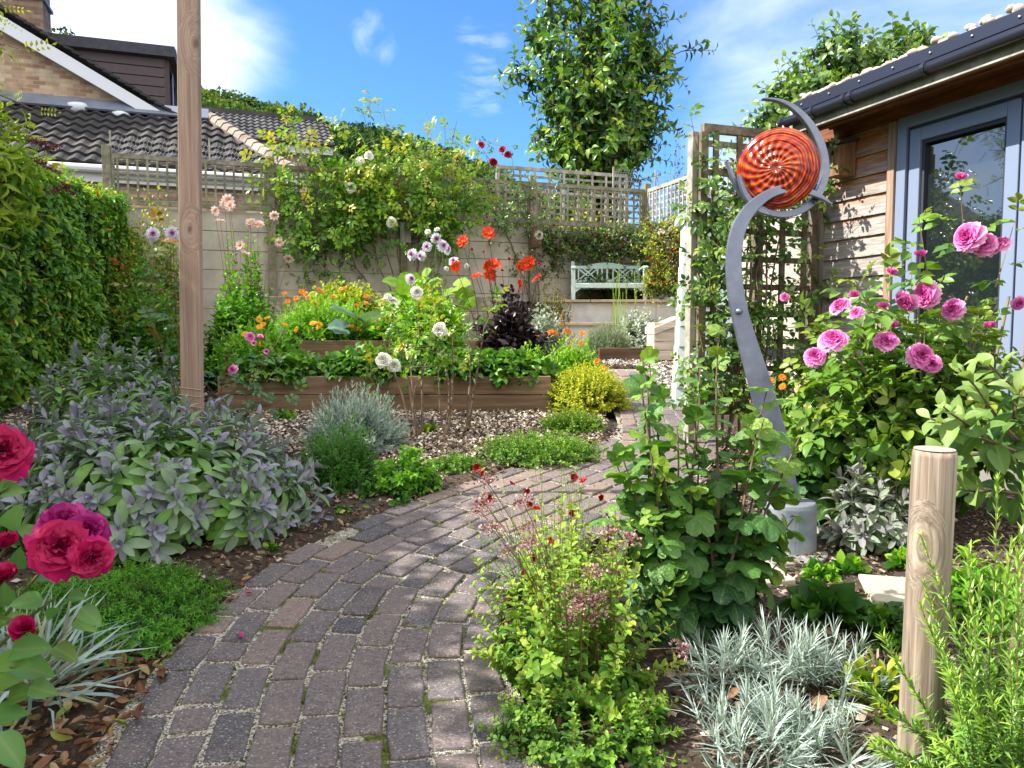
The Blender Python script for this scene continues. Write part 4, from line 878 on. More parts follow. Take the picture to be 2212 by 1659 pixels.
STEM = ([(1698, 1120, 66), (1690, 1050, 66), (1675, 960, 60), (1655, 870, 52), (1628, 780, 45), (1604, 700, 38), (1588, 625, 35), (1584, 545, 34), (1597, 485, 32), (1625, 445, 27), (1662, 417, 21), (1702, 405, 18), (1742, 410, 15), (1775, 424, 11), (1797, 440, 4)])
ribbon(STEM, .02, SY).obj('stem', M_galv, scu, bevel=.004); ribbon([(u, v, w-3) for u, v, w in STEM], .018, SY+.021).obj('stem_core', M_greyd, scu); ribbon(STEM, .02, SY+.04).obj('stem', M_galv, scu, bevel=.004)
ribbon([(1648, 212, 2), (1680, 213, 6), (1715, 228, 11), (1750, 262, 15), (1776, 308, 17), (1787, 358, 16), (1781, 400, 15), (1758, 438, 15), (1722, 460, 15), (1680, 464, 14), (1643, 451, 13), (1610, 426, 12), (1588, 392, 10), (1572, 346, 3)], .035, SY+.06).obj('crescent', M_galv, scu, bevel=.003)
ribbon([(1598, 376, 4), (1603, 400, 9), (1616, 428, 12), (1640, 452, 12), (1662, 462, 6)], .03, SY+.015).obj('clip', M_galv, scu, bevel=.002)
g = Geo(); g.lathe(P(1596, 673, SY)+np.array([0, 0, 0]), [(.016, 0), (.015, .012), (.002, .018)], 10, (0, -1, 0)); g.lathe(P(1760, 436, SY+.06), [(.012, 0), (.011, .008), (.002, .012)], 10, (0, -1, 0)); g.obj('bolts', M_galv, scu, smooth=True)
g = Geo(); r0 = .125; g.lathe((S_org[0], SY+.03, S_org[2]), [(r0, 0), (r0*.99, .02), (r0*.97, .225), (r0*.94, .243), (r0*.9, .247), (.02, .247)], 40); g.obj('base_drum', plain('galvanised_drum', (.13, .15, .19), .5, .35, bst=.2, nscale=7, c2=(.34, .37, .42)), scu, smooth=False)
g = Geo(); g.lathe((S_org[0]-.06, SY+.02, S_org[2]+.0), [(.225, -.02), (.225, .016), (.215, .02), (.02, .02)], 44); g.obj('base_plate', plain('dirty_steel', (.22, .22, .21), .6, .3, c2=(.42, .41, .38)), scu)
def disc_mat():
    m, nt, b = newmat('orange_art_glass')
    t = nd(nt, 'ShaderNodeTexCoord'); sx = nd(nt, 'ShaderNodeSeparateXYZ'); lk(nt, t.outputs['Object'], sx.inputs[0])
    sc_ = lambda s: mth(nt, 'MULTIPLY', s, 1/.17)
    x, z = sc_(sx.outputs[0]), sc_(sx.outputs[2]); rr = mth(nt, 'SQRT', mth(nt, 'ADD', mth(nt, 'MULTIPLY', x, x), mth(nt, 'MULTIPLY', z, z))); an = mth(nt, 'ARCTAN2', z, x)
    nz = noise(nt, 9, detail=4); ph = mth(nt, 'ADD', mth(nt, 'MULTIPLY', an, 19), mth(nt, 'ADD', mth(nt, 'MULTIPLY', rr, 13.), mth(nt, 'MULTIPLY', nz, 7)))
    sw = mth(nt, 'MULTIPLY_ADD', mth(nt, 'SINE', ph), .5, .5); ringw = mth(nt, 'MULTIPLY_ADD', mth(nt, 'SINE', mth(nt, 'ADD', mth(nt, 'MULTIPLY', rr, 88), mth(nt, 'ADD', mth(nt, 'MULTIPLY', an, 1.), mth(nt, 'MULTIPLY', noise(nt, 6, detail=3), 24)))), .5, .5)
    edge = ramp(nt, mth(nt, 'ADD', rr, mth(nt, 'MULTIPLY', x, .25)), [(.55, 0.), (.95, .8)]); v = mixc(nt, edge, nd(nt, 'ShaderNodeCombineColor', i_0=sw, i_1=sw, i_2=sw).outputs[0], nd(nt, 'ShaderNodeCombineColor', i_0=ringw, i_1=ringw, i_2=ringw).outputs[0])
    v = nd(nt, 'ShaderNodeSeparateColor', i_0=v).outputs[0]
    v = mth(nt, 'ADD', mth(nt, 'MULTIPLY', v, .75), mth(nt, 'MULTIPLY_ADD', noise(nt, 16, detail=6), 1.0, -.45))
    col = ramp(nt, v, [(.0, (.16, .006, .003)), (.3, (.40, .016, .005)), (.6, (.62, .075, .007)), (.82, (.78, .20, .014)), (1, (.85, .42, .09))])
    lk(nt, mixc(nt, ramp(nt, rr, [(.0, .7), (.3, 0.)]), col, (.40, .05, .035)), b.inputs['Base Color']); b.inputs['Roughness'].default_value = .12; b.inputs['Specular IOR Level'].default_value = .7; b.inputs['Coat Weight'].default_value = .6; b.inputs['Coat Roughness'].default_value = .05
    bump(nt, b, v, .35, .01)
    tr = nd(nt, 'ShaderNodeBsdfTranslucent'); lk(nt, col, tr.inputs[0]); mx = nd(nt, 'ShaderNodeMixShader'); mx.inputs[0].default_value = .35
    lk(nt, b.outputs[0], mx.inputs[1]); lk(nt, tr.outputs[0], mx.inputs[2]); lk(nt, mx.outputs[0], nt.nodes['Material Output'].inputs[0]); return m
dc = P(1680, 365, SY+.04); rd = 86/FPX*SY
prof = [(rd*.97, .012), (rd, .002), (rd*.985, -.010)]+[(rd*f, -.012-.035*(1-f*f)+.0035*math.sin(f*34)) for f in np.linspace(.94, .03, 26)]
go = Geo(); go.lathe((0, 0, 0), [(r, -z) for r, z in prof[::-1]][::-1] if False else [(r, z) for r, z in prof], 64, (0, 1, 0))
do = go.obj('glass_disc', disc_mat(), smooth=True); do.parent = scu; do.location = tuple(dc-S_org); do.rotation_euler = (R(4), 0, R(-26))

# ================================================================ POSTS
M_post = wood('planed_larch_post', (.25, .165, .125), (.42, .305, .235), (34, 34, 1.1), bst=.5, vary=.15, kpts=[(.03, 0., 2.52, .02), (-.03, 0, 1.52, .016)])
PY = 4.3; px0 = (422-CX)/FPX*PY; pw = 50/FPX*PY
tp = thing('timber_post', 'tall square planed timber post rising out of the frame left of the path', 'post', (px0+.02, PY, gz(0, PY)))
Geo().obox((px0-.012, PY+.025, 2.1), (.0585, .025, 2.1), (1, 0, 0), (0, 1, 0), unit(np.array([.020, 0, 1]))).obj('post', M_post, tp, bevel=.007)
g = Geo()
for z in (.99, 1.03, .93):
    w = .0615; xo = px0-.012+.020*(z-2.1); c = [(xo-w, PY-.004, z), (xo+w, PY-.004, z-.015), (xo+w, PY+.054, z), (xo-w, PY+.054, z+.01), (xo-w, PY-.004, z)]; g.tubes(np.array(c), .0022, 4)
g.obj('garden_string', plain('jute', (.42, .33, .22), .9), tp)
RY = 1.95; rt, rb = P(2019, 972, RY), P(1984, 1640, RY); ax = unit(rt-rb); rr_ = 45/FPX*RY; kn = P(1988, 1185, RY-.045)-(rb-ax*.25); kn2 = P(2012, 1300, RY-.05)-(rb-ax*.25)
M_round = wood('round_fence_post', (.17, .125, .09), (.46, .38, .30), (44, 44, 1.3), bst=.6, vary=.25, kpts=[(*kn, .014), (*kn2, .009)])
rp = thing('round_post', 'short weathered round timber post behind rosemary sprigs', 'post', rb-ax*.25)
g = Geo(); an = np.arange(40)*2*math.pi/40; L_ = np.linalg.norm(rt-rb)+.25
prof = [(rr_*.97, 0)]+[(rr_*(1-.02*t+.006*math.sin(t*9)), L_*t) for t in np.linspace(.05, .985, 14)]+[(rr_*.95, L_*.998), (rr_*.8, L_), (.002, L_+.001)]
g.lathe(rb-ax*.25, prof, 40, ax); V = np.concatenate(g.V); o_ = rb-ax*.25; rel = V-o_-((V-o_)@ax)[:, None]*ax; aa = np.arctan2(rel[:, 1], rel[:, 0])
V = V-rel*(.05*np.exp(-((aa+1.45)/.03)**2)+.012*np.sin(aa*3+1))[:, None]*(np.linalg.norm(rel, axis=1) > rr_*.7)[:, None]; g.V = [V]
g.obj('post', M_round, rp, smooth=True)
def ringmat():
    m, nt, b = newmat('end_grain'); t = nd(nt, 'ShaderNodeTexCoord'); w = nd(nt, 'ShaderNodeTexWave', wave_type='RINGS', rings_direction='SPHERICAL'); lk(nt, t.outputs['Object'], w.inputs[0]); w.inputs['Scale'].default_value = 45; w.inputs['Distortion'].default_value = 2
    lk(nt, ramp(nt, w.outputs[0], [(.2, (.30, .25, .19)), (.8, (.46, .40, .32))]), b.inputs['Base Color']); b.inputs['Roughness'].default_value = .9; return m
g = Geo(); g.lathe((0, 0, 0), [(rr_*.93, 0), (rr_*.9, .002), (.002, .0025)], 36, ax); o = g.obj('end_grain', ringmat()); o.parent = rp; o.location = tuple(rt+ax*.002-world_loc(rp))

# ================================================================ RAISED BEDS, BOX, STONES
M_sleeper = wood('brown_sleeper', (.14, .085, .05), (.30, .20, .13), (1.2, 22, 22), knots=(1.5, 5, 5), vary=.2); M_sleeper_s = wood('brown_sleeper_side', (.14, .085, .05), (.30, .20, .13), (22, 1.2, 22), vary=.2)
M_dark_sl = wood('dark_sleeper', (.06, .035, .022), (.17, .10, .065), (1.2, 22, 22)); M_compost = ground_mat()
def raised_bed(label, x0, x1, y0, y1, zt, zb, rows, mat, mats):
    r = thing('raised_bed', label, 'raised bed', ((x0+x1)/2, y0, zb)); t = .045; h = (zt-zb)/rows
    for k in range(rows):
        z = zb+h*(k+.5)
        Geo().obox(((x0+x1)/2, y0+t/2+.003*k, z), ((x1-x0)/2, t/2, h/2-.003), rnd=.4+.2*k).obj('front_board', mat, r, bevel=.004)
        Geo().obox(((x0+x1)/2, y1-t/2, z), ((x1-x0)/2, t/2, h/2-.003)).obj('back_board', mat, r, bevel=.004)
        for x in (x0+t/2, x1-t/2): Geo().obox((x, (y0+y1)/2, z), (t/2-.001, (y1-y0)/2-t-.001, h/2-.004)).obj('side_board', mats, r, bevel=.004)
    Geo().obox(((x0+x1)/2, (y0+y1)/2, zb+(zt-zb)/2-.02), ((x1-x0)/2-t-.002, (y1-y0)/2-t-.002, (zt-zb)/2-.02)).obj('compost', M_compost, r)
    return r
raised_bed('front raised bed of brown timber boards above the pale bark chips', P(470, 850, 6.9)[0], P(1190, 850, 6.9)[0], 6.9, 8.3, .938, .60, 2, M_sleeper, M_sleeper_s)
raised_bed('second raised bed behind the first, full of marigolds and leafy crops', -2.5, .05, 9.0, 10.2, 1.23, .79, 2, M_sleeper, M_sleeper_s)
raised_bed('high raised bed of grey boards against the back wall', -3.6, -.2, 10.9, 11.7, 1.83, .95, 4, M_greywood, M_greywood)
o = Geo().obox(((P(1293, 760, 10.4)[0]+P(1412, 760, 10.4)[0])/2, 10.4, P(1350, 765, 10.4)[2]), (.37, .06, .085)).obj('timber_edging', M_dark_sl, bevel=.008, org=(P(1350, 777, 10.4)[0], 10.4, P(1350, 777, 10.4)[2])); tag(o, 'dark railway sleeper edging in front of the grey dome shrub', 'sleeper')
# slatted planter box with a sloping lid
pb = P(1412, 778, 10.2); M_pale = wood('pale_box_wood', (.42, .34, .26), (.66, .57, .47), (1.5, 18, 18))
bxr = thing('compost_box', 'pale timber box with sloping lid beside the mint store', 'timber box', (pb[0]+.3, 10.2, pb[2])); g = Geo(); hb = .5
for k in range(4): Geo().obox((pb[0]+.31, 10.22+.002*(k % 2), pb[2]+hb*(k+.5)/4), (.31, .03, hb/8-.003)).obj('slat', M_pale, bxr, bevel=.004)
Geo().obox((pb[0]+.02, 10.5, pb[2]+hb/2), (.018, .26, hb/2)).obj('side', M_pale, bxr)
V = [P(1413, 708, 10.15), P(1413, 722, 10.15), P(1475, 700, 10.15), P(1475, 682, 10.15)]; Geo().prism(V, (0, .7, 0)).obj('lid', M_pale, bxr, bevel=.004)
V = [P(1417, 724, 10.2), P(1470, 737, 10.2), P(1470, 706, 10.2)]; Geo().prism(V, (0, .03, 0)).obj('gable', M_pale, bxr)
# stepping stones
M_step = concrete('stepping_stone', (.50, .46, .34), blotch=(.36, .35, .22))
for (u, v, w, d, an), lb in zip([(1605, 1248, .17, .13, .25), (1955, 1288, .15, .13, -.2)], ['buff stepping stone under the blackcurrant leaves', 'buff stepping stone behind the round post']):
    p = Gd(u, v); ex = np.array([math.cos(an), math.sin(an), SL*math.sin(an)]); ey = np.array([-math.sin(an), math.cos(an), SL*math.cos(an)])
    o = Geo().obox((p[0], p[1], p[2]+.012), (w, d, .018), ex, ey).obj('stepping_stone', M_step, bevel=.006, org=p); tag(o, lb, 'paving slab', 'stepping stones in the soil')
# ================================================================ FLOWERS (one mesh of each kind, copied)
def petal_grid(nu, nv, fn):
    u = np.linspace(-1, 1, nu); v = np.linspace(0, 1, nv); U_, V_ = np.meshgrid(u, v); p = fn(U_, V_); i = np.arange(nu*nv).reshape(nv, nu)
    F = np.stack([i[:-1, :-1], i[:-1, 1:], i[1:, 1:], i[1:, :-1]], -1).reshape(-1, 4); return np.stack(p, -1).reshape(-1, 3), F, V_.ravel()
def rose_mesh(name, mat, seed=0, open_=1., npet=34, ruffle=.05, fill=1.):
    """cupped petals in a spiral, outer ones spread flat, inner ones tight; radius about 1"""
    r_ = np.random.default_rng(seed); g = Geo()
    for k in range(npet):
        f = (k+.5)/npet; ph = k*2.39996+r_.normal(0, .12); tilt = R(8+80*open_*f**1.15+r_.normal(0, 5)); ln = (.38+.62*f**.7)*r_.uniform(.9, 1.06); wd = .30+.48*f**.8; r0 = .02+.10*f*fill
        a, b_ = r_.normal(0, 1, 2)
        def fn(U_, V_):
            th = tilt*(V_**.75)*1.05; x = U_*wd*np.sin(np.pi*(.12+.80*V_)**.8)**.7
            rad = r0+ln*np.sin(th)*V_*.92+.06*V_; z = ln*np.cos(th)*V_*.85+(U_**2)*(.16+.05*a)*(1-f*.3)*ln-.10*f
            rad = rad-(U_**2)*.10*ln*(1-f)+ruffle*np.sin(U_*5+b_*3)*V_; z = z+ruffle*np.cos(U_*6+a*4)*V_-.12*np.maximum(0, V_-.75)*f*4*.6
            return rad*np.cos(ph)-x*np.sin(ph), rad*np.sin(ph)+x*np.cos(ph), z
        V, F, m_ = petal_grid(5, 6, fn); g.add(V, [F], np.clip(.25+.6*f+r_.normal(0, .12), 0, 1), np.clip(m_*.55+.45*f, 0, 1))
    return g.mesh(name, mat, smooth=True)
def ray_mesh(name, mat, rings, cmat=None, crad=.2, seed=0, cup=.1):
    """daisy or dahlia: rings of (count, length, width, elevation degrees, start radius, height)"""
    r_ = np.random.default_rng(seed); g = Geo(); nr = len(rings)
    for q, (n, ln, wd, el, r0, z0) in enumerate(rings):
        for k in range(n):
            ph = 2*math.pi*(k+.5*(q % 2))/n+r_.normal(0, .05); e = R(el+r_.normal(0, 6)); l = ln*r_.uniform(.92, 1.06)
            def fn(U_, V_):
                x = U_*wd*np.sin(np.pi*(.08+.84*V_**.8))**.65; rad = r0+l*V_*np.cos(e); z = z0+l*V_*np.sin(e)+cup*(U_**2)*wd*2-.12*l*V_**2
                return rad*np.cos(ph)-x*np.sin(ph), rad*np.sin(ph)+x*np.cos(ph), z
            V, F, m_ = petal_grid(3, 4, fn); g.add(V, [F], np.clip(.5+r_.normal(0, .25), 0, 1), m_ if nr < 4 else np.clip(.3*m_+.7*(1-q/(nr-1)), 0, 1))
    me = g.mesh(name, mat, smooth=True)
    if cmat:
        c = Geo(); c.lathe((0, 0, .02), [(crad, -.02), (crad*.95, .05), (crad*.6, .11), (.01, .13)], 12); cm = c.mesh(name+'_centre', cmat, smooth=True); return me, cm
    return me, None
M_pink = petalmat('pink_rose_petal', [(0, (.50, .008, .20)), (.35, (.66, .04, .34)), (.7, (.80, .19, .53)), (1, (.90, .50, .74))])
M_crim = petalmat('crimson_rose_petal', [(0, (.16, .002, .035)), (.5, (.34, .003, .055)), (.8, (.45, .006, .08)), (1, (.42, .006, .12))], .25)
M_mag = petalmat('magenta_rose_petal', [(0, (.22, .002, .07)), (.6, (.30, .004, .11)), (1, (.36, .01, .22))], .25)
M_whitep = petalmat('white_petal', [(0, (.75, .72, .42)), (.4, (.85, .84, .72)), (1, (.9, .9, .84))])
M_purpw = petalmat('purple_white_petal', [(0, (.42, .06, .36)), (.3, (.50, .13, .46)), (.6, (.85, .78, .85)), (1, (.9, .88, .9))])
M_orange = petalmat('orange_petal', [(0, (.75, .20, .01)), (1, (.85, .30, .02))]); M_yell = petalmat('yellow_petal', [(0, (.82, .36, .01)), (1, (.88, .52, .03))])
M_redor = petalmat('red_orange_petal', [(0, (.70, .14, .01)), (.3, (.75, .06, .015)), (1, (.80, .085, .025))]); M_pale = petalmat('pale_pink_petal', [(0, (.88, .50, .15)), (.4, (.9, .68, .55)), (.8, (.9, .72, .70)), (1, (.85, .4, .45))])
M_deepred = petalmat('deep_red_petal', [(0, (.20, .002, .004)), (1, (.45, .008, .012))]); M_cream = petalmat('cream_orange_petal', [(0, (.85, .35, .02)), (.5, (.88, .55, .2)), (1, (.9, .8, .55))])
M_ctr = plain('flower_centre', (.55, .22, .01), .9, nz=.4, nscale=60); M_ctrd = plain('dark_centre', (.10, .03, .015), .9, nz=.4, nscale=60)
FL = {}
for nm, mt, op, npet in (('pink', M_pink, 1.12, 46), ('crimson', M_crim, 1.2, 26), ('magenta', M_mag, 1.25, 34), ('white', M_whitep, 1.1, 36), ('red', M_deepred, .9, 22)):
    for s in range(2): FL[nm, s] = (rose_mesh(nm+'_rose', mt, s+7, op, npet, .06 if nm != 'crimson' else .09), None)
FL['bud', 0] = (rose_mesh('rose_bud', M_pink, 3, .22, 12, .01), None); FL['redbud', 0] = (rose_mesh('red_rose_bud', M_crim, 4, .25, 12, .01), None)
ball = [(13, .72, .2, -2, .22, -.12), (13, .66, .19, 14, .2, -.04), (12, .58, .18, 30, .17, .03), (11, .48, .16, 46, .13, .1), (9, .36, .14, 62, .08, .15), (6, .26, .11, 78, .03, .2)]
FL['ball', 0] = ray_mesh('ball_dahlia', M_purpw, ball, seed=1); FL['whiteball', 0] = ray_mesh('white_dahlia', M_whitep, ball, seed=2)
FL['marigold', 0] = ray_mesh('marigold', M_orange, [(16, .75, .14, 8, .2, 0), (14, .6, .13, 22, .17, .04), (12, .4, .12, 38, .12, .08)], M_ctr, .16, 3); FL['yellow', 0] = ray_mesh('yellow_marigold', M_yell, [(16, .78, .15, 6, .2, 0), (14, .6, .13, 20, .17, .04)], M_ctr, .22, 4)
FL['cream', 0] = ray_mesh('cream_marigold', M_cream, [(16, .78, .15, 8, .2, 0), (14, .6, .13, 22, .17, .04)], M_ctr, .22, 5)
FL['redor', 0] = ray_mesh('red_dahlia', M_redor, [(8, .8, .30, 10, .18, 0), (5, .5, .2, 40, .12, .05)], M_ctr, .17, 6, .2); FL['palep', 0] = ray_mesh('pale_pink_dahlia', M_pale, [(9, .78, .25, 14, .2, 0), (7, .6, .2, 34, .16, .05)], M_ctr, .22, 7, .2)
FL['smallred', 0] = ray_mesh('cinquefoil_flower', M_deepred, [(5, .8, .42, 22, .1, 0)], M_ctrd, .15, 8, .25)
BLOOM_N = {'pink': 'bloom', 'ball': 'bloom'}
rb_ = np.random.default_rng(77)
def bloom(root, k, pos, axis, r, name='bloom'):
    ms_, ct = FL[k] if k in FL else FL[k[0], 0]
    o = bpy.data.objects.new(name, ms_); COL.objects.link(o); o.parent = root; o.location = tuple(np.asarray(pos)-world_loc(root))
    q = Vector(tuple(axis)).to_track_quat('Z', 'Y').to_euler(); o.rotation_mode = 'XYZ'; o.rotation_euler = (Matrix.Rotation(0, 3, 'Z') @ q.to_matrix() @ Matrix.Rotation(rb_.uniform(0, 6.28), 3, 'Z')).to_euler(); o.scale = (r, r, r)
    if ct: c = bpy.data.objects.new('flower_centre', ct); COL.objects.link(c); c.parent = o
    return o
def tocam(p, up=.5, j=.25, side=0.):
    d = unit(C0-np.asarray(p)); return unit(d+np.array([side, 0, up])+rb_.normal(0, j, 3))
def fl_stem(geo, a, b_, r=.003, sag=.0, n=7):
    t = np.linspace(0, 1, n)[:, None]; p = np.asarray(a)*(1-t)+np.asarray(b_)*t; p[:, :2] += (np.asarray(b_)-np.asarray(a))[:2]*(.25*np.sin(t*math.pi)*-1); geo.tubes(p, np.linspace(r, r*.6, n), 4, .5)
def flowers(root, k, uvs, Y, r, foot=None, smat=None, up=.5, j=.25, srad=.003, name='bloom'):
    g = Geo()
    for (u, v) in uvs:
        y = Y+rb_.normal(0, .05); p = P(u, v, y); kk = (k, rb_.integers(0, 2)) if (k, 1) in FL else (k, 0); bloom(root, kk, p, tocam(p, up, j), r*rb_.uniform(.88, 1.12), name)
        if foot is not None: f = np.asarray(foot)+np.append(rb_.normal(0, .05, 2), 0); fl_stem(g, f*.5+.5*np.array([p[0], p[1], f[2]]), p-UP*.01, srad)
    if foot is not None and len(uvs): g.obj('flower_stems', smat or M_stemg, root)
# ================================================================ leaf and stem materials
M_stemg = plain('green_stem', (.10, .14, .03), .6); M_stemr = plain('red_stem', (.22, .06, .035), .5, c2=(.14, .13, .04), nz=.2); M_stemb = plain('brown_stem', (.10, .06, .035), .8, c2=(.20, .14, .09), nscale=30); M_stemp = plain('purple_grey_stem', (.15, .13, .17), .8)
M_stemd = plain('dark_stem', (.035, .018, .02), .6); M_cane = plain('rose_cane', (.12, .13, .04), .6, c2=(.26, .19, .11), nscale=25)
LM = dict(
 sage=leafmat('sage_leaf', [(0, (.25, .215, .36)), (.2, (.30, .29, .40)), (.36, (.26, .32, .27)), (.6, (.19, .36, .11)), (.85, (.17, .38, .06)), (1, (.22, .31, .045))], .2, .75, .15, vein=(.27, .36, .16), veinw=.55, blotch=.1),
 sagegrey=leafmat('grey_sage_leaf', [(0, (.24, .21, .27)), (.4, (.27, .30, .25)), (1, (.20, .29, .14))], .2, .75, .15, vein=(.33, .36, .28), veinw=.4, blotch=.1),
 thyme=leafmat('mat_leaf', [(0, (.17, .42, .03)), (.5, (.075, .27, .018)), (1, (.025, .10, .012))], .3, .5, .3), fescue=leafmat('fescue_blade', [(0, (.36, .46, .44)), (.6, (.22, .30, .30)), (1, (.4, .38, .26))], .2, .6, .2),
 rose=leafmat('rose_leaf', [(0, (.26, .33, .04)), (.3, (.15, .29, .035)), (.65, (.085, .20, .03)), (1, (.045, .11, .025))], .3, .35, .5, vein=(.16, .24, .08), veinw=.4), roseb=leafmat('bronze_rose_leaf', [(0, (.42, .10, .03)), (.12, (.32, .16, .03)), (.22, (.10, .22, .045)), (1, (.06, .15, .06))], .3, .35, .5, vein=(.2, .24, .12), veinw=.4),
 rosel=leafmat('near_rose_leaf', [(0, (.20, .36, .06)), (.5, (.12, .30, .08)), (1, (.14, .20, .03))], .3, .4, .4, vein=(.24, .34, .12), veinw=.6),
 rambler=leafmat('rambler_leaf', [(0, (.48, .38, .04)), (.25, (.33, .42, .03)), (.6, (.15, .32, .028)), (1, (.055, .16, .022))], .32, .35, .45),
 helic=leafmat('grey_needle', [(0, (.50, .58, .52)), (.5, (.30, .39, .37)), (1, (.14, .20, .18))], .2, .7, .15), rocket=leafmat('rocket_leaf', [(0, (.10, .25, .03)), (.5, (.06, .18, .025)), (1, (.03, .10, .015))], .35, .45, .35),
 parsley=leafmat('bright_leaf', [(0, (.30, .50, .03)), (.4, (.15, .38, .025)), (.8, (.075, .25, .02)), (1, (.04, .13, .016))], .4, .45, .35), lime=leafmat('lime_leaf', [(0, (.42, .46, .04)), (.5, (.26, .36, .03)), (1, (.10, .20, .02))], .38, .45, .3),
 gold=leafmat('golden_leaf', [(0, (.62, .58, .05)), (.4, (.46, .50, .04)), (.8, (.17, .24, .025)), (1, (.09, .14, .02))], .32, .5, .25), oreg=leafmat('oregano_leaf', [(0, (.38, .46, .06)), (.35, (.22, .38, .04)), (.75, (.09, .23, .028)), (1, (.055, .14, .02))], .32, .5, .3, vein=(.14, .22, .04), veinw=.5),
 curr=leafmat('currant_leaf', [(0, (.22, .34, .04)), (.25, (.105, .235, .035)), (.6, (.048, .14, .032)), (.92, (.025, .08, .028)), (1, (.03, .09, .028))], .28, .36, .5, vein=(.24, .40, .10), veinw=.6, wr=.9),
 apple=leafmat('apple_leaf', [(0, (.33, .42, .16)), (.3, (.20, .31, .07)), (.8, (.09, .20, .04)), (1, (.06, .13, .03))], .32, .5, .35, vein=(.26, .36, .13), veinw=.5), rosem=leafmat('rosemary_leaf', [(0, (.34, .50, .07)), (.4, (.20, .38, .055)), (.85, (.085, .21, .045)), (1, (.045, .11, .03))], .22, .4, .45, vein=(.2, .34, .12)),
 dark=leafmat('dark_dahlia_leaf', [(0, (.05, .028, .03)), (.5, (.022, .016, .022)), (1, (.012, .010, .013))], .1, .35, .5), dahlia=leafmat('dahlia_leaf', [(0, (.22, .40, .04)), (.5, (.10, .28, .03)), (1, (.045, .13, .02))], .35, .4, .4),
 straw=leafmat('strawberry_leaf', [(0, (.16, .32, .03)), (.5, (.07, .20, .022)), (1, (.03, .10, .018))], .32, .4, .4, vein=(.12, .26, .05), veinw=.4), squash=leafmat('squash_leaf', [(0, (.28, .40, .05)), (1, (.16, .30, .03))], .4, .5, .3, vein=(.36, .46, .12), veinw=.6), glauc=leafmat('glaucous_leaf', [(0, (.22, .34, .28)), (1, (.14, .25, .2))], .25, .5, .4, vein=(.45, .52, .46), veinw=.6),
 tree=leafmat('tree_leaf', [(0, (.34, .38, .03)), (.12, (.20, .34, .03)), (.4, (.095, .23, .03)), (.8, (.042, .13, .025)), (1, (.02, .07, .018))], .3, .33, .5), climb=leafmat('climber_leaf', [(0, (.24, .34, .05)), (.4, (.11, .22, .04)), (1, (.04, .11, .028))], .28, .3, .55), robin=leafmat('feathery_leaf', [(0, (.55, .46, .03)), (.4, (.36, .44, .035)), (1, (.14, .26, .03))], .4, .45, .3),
 budd=leafmat('buddleia_leaf', [(0, (.46, .50, .04)), (.5, (.28, .43, .035)), (1, (.12, .25, .03))], .4, .5, .3, vein=(.28, .38, .1)), pyra=leafmat('wall_shrub_leaf', [(0, (.22, .28, .03)), (.4, (.075, .16, .025)), (1, (.028, .075, .02))], .25, .4, .4), olive=leafmat('olive_shrub_leaf', [(0, (.34, .24, .12)), (.3, (.24, .26, .06)), (1, (.07, .14, .03))], .3, .5, .3),
 silver=leafmat('silver_leaf', [(0, (.52, .56, .50)), (.6, (.30, .36, .30)), (1, (.14, .18, .13))], .2, .75, .15), dianth=leafmat('dianthus_blade', [(0, (.50, .58, .54)), (.5, (.36, .45, .42)), (1, (.20, .27, .22))], .15, .6, .25), lav=leafmat('grey_green_needle', [(0, (.36, .44, .24)), (.5, (.20, .29, .13)), (1, (.08, .13, .06))], .2, .6, .2))
RNG = [100]
def rng_(): RNG[0] += 1; return np.random.default_rng(RNG[0])
def bx(u0, u1, vt, Y, zb=None, sh=0):
    """centre, half width and height of a plant that spans u0..u1 in width and rises to vt when it stands Y metres away"""
    c = P((u0+u1)/2, 800, Y); c[2] = gz(0, Y) if zb is None else zb; return c, (u1-u0)/2/FPX*Y, P((u0+u1)/2, vt, Y)[2]-c[2]
def plant(name, label, cat, c, leaf, tp, F, A, L, lv, m, s0, s1, a0, a1, stem=None, sr=.003, group=None, wid=1., rsh=0., **kw):
    rng = rng_(); root = thing(name, label, cat, c, group)
    p, D, N, S, rn, paths = shoots(rng, F, A, L, lv, m, s0, s1, a0, a1, **kw); ok = p[:, 2] > gz(0, p[:, 1])-.01
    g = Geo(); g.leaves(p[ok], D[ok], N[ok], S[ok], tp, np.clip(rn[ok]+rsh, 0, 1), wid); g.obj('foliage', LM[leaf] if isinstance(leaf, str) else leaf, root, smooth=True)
    if stem: stem_geo(paths, sr).obj('stems', stem, root)
    return root
def mound(name, label, cat, box, ry, k, leaf, tp, lv, m, s0, s1, a0, a1, stem=None, core=.4, rmin=.8, rmax=1.08, cmin=0., **kw):
    c, rx, h = box; rng = rng_(); F, A, L = bush(rng, c, rx, ry, h, k, core, rmin, rmax, cmin); return plant(name, label, cat, c, leaf, tp, F, A, L, lv, m, s0, s1, a0, a1, stem, **kw)

# ---------------------------------------------------------------- herbs and mounds, left side
mound('purple_sage', 'big mound of purple and grey green sage beside the brick path', 'sage bush', bx(-60, 672, 868, 3.92), .62, 290, 'sage', T_sage, 7, 3, .05, .138, 20, 122, M_stemp, .45, .78, 1.1, .02, t0=.6, up=.25, phyl=58, droop=.32, jit=.25, sr=.004)
mound('purple_sage', 'darker shaded sage bush standing behind the big one near the hedge', 'sage bush', bx(60, 420, 735, 5.45), .5, 120, 'sage', T_sage, 7, 3, .055, .13, 22, 108, M_stemp, .45, .78, 1.1, .05, t0=.62, up=.25, phyl=58, droop=.15, rsh=.06)
mound('thyme_mat', 'low bright green mat of tiny leaves spilling onto the path edge', 'ground cover', (np.array([-1.55, 2.86, gz(0, 2.86)]), .46, .15), .50, 1900, 'thyme', T_lan, 7, 3, .010, .024, 30, 75, M_stemb, .75, .6, 1.1, .0, t0=.55, sr=.0012, n=3, up=.4)
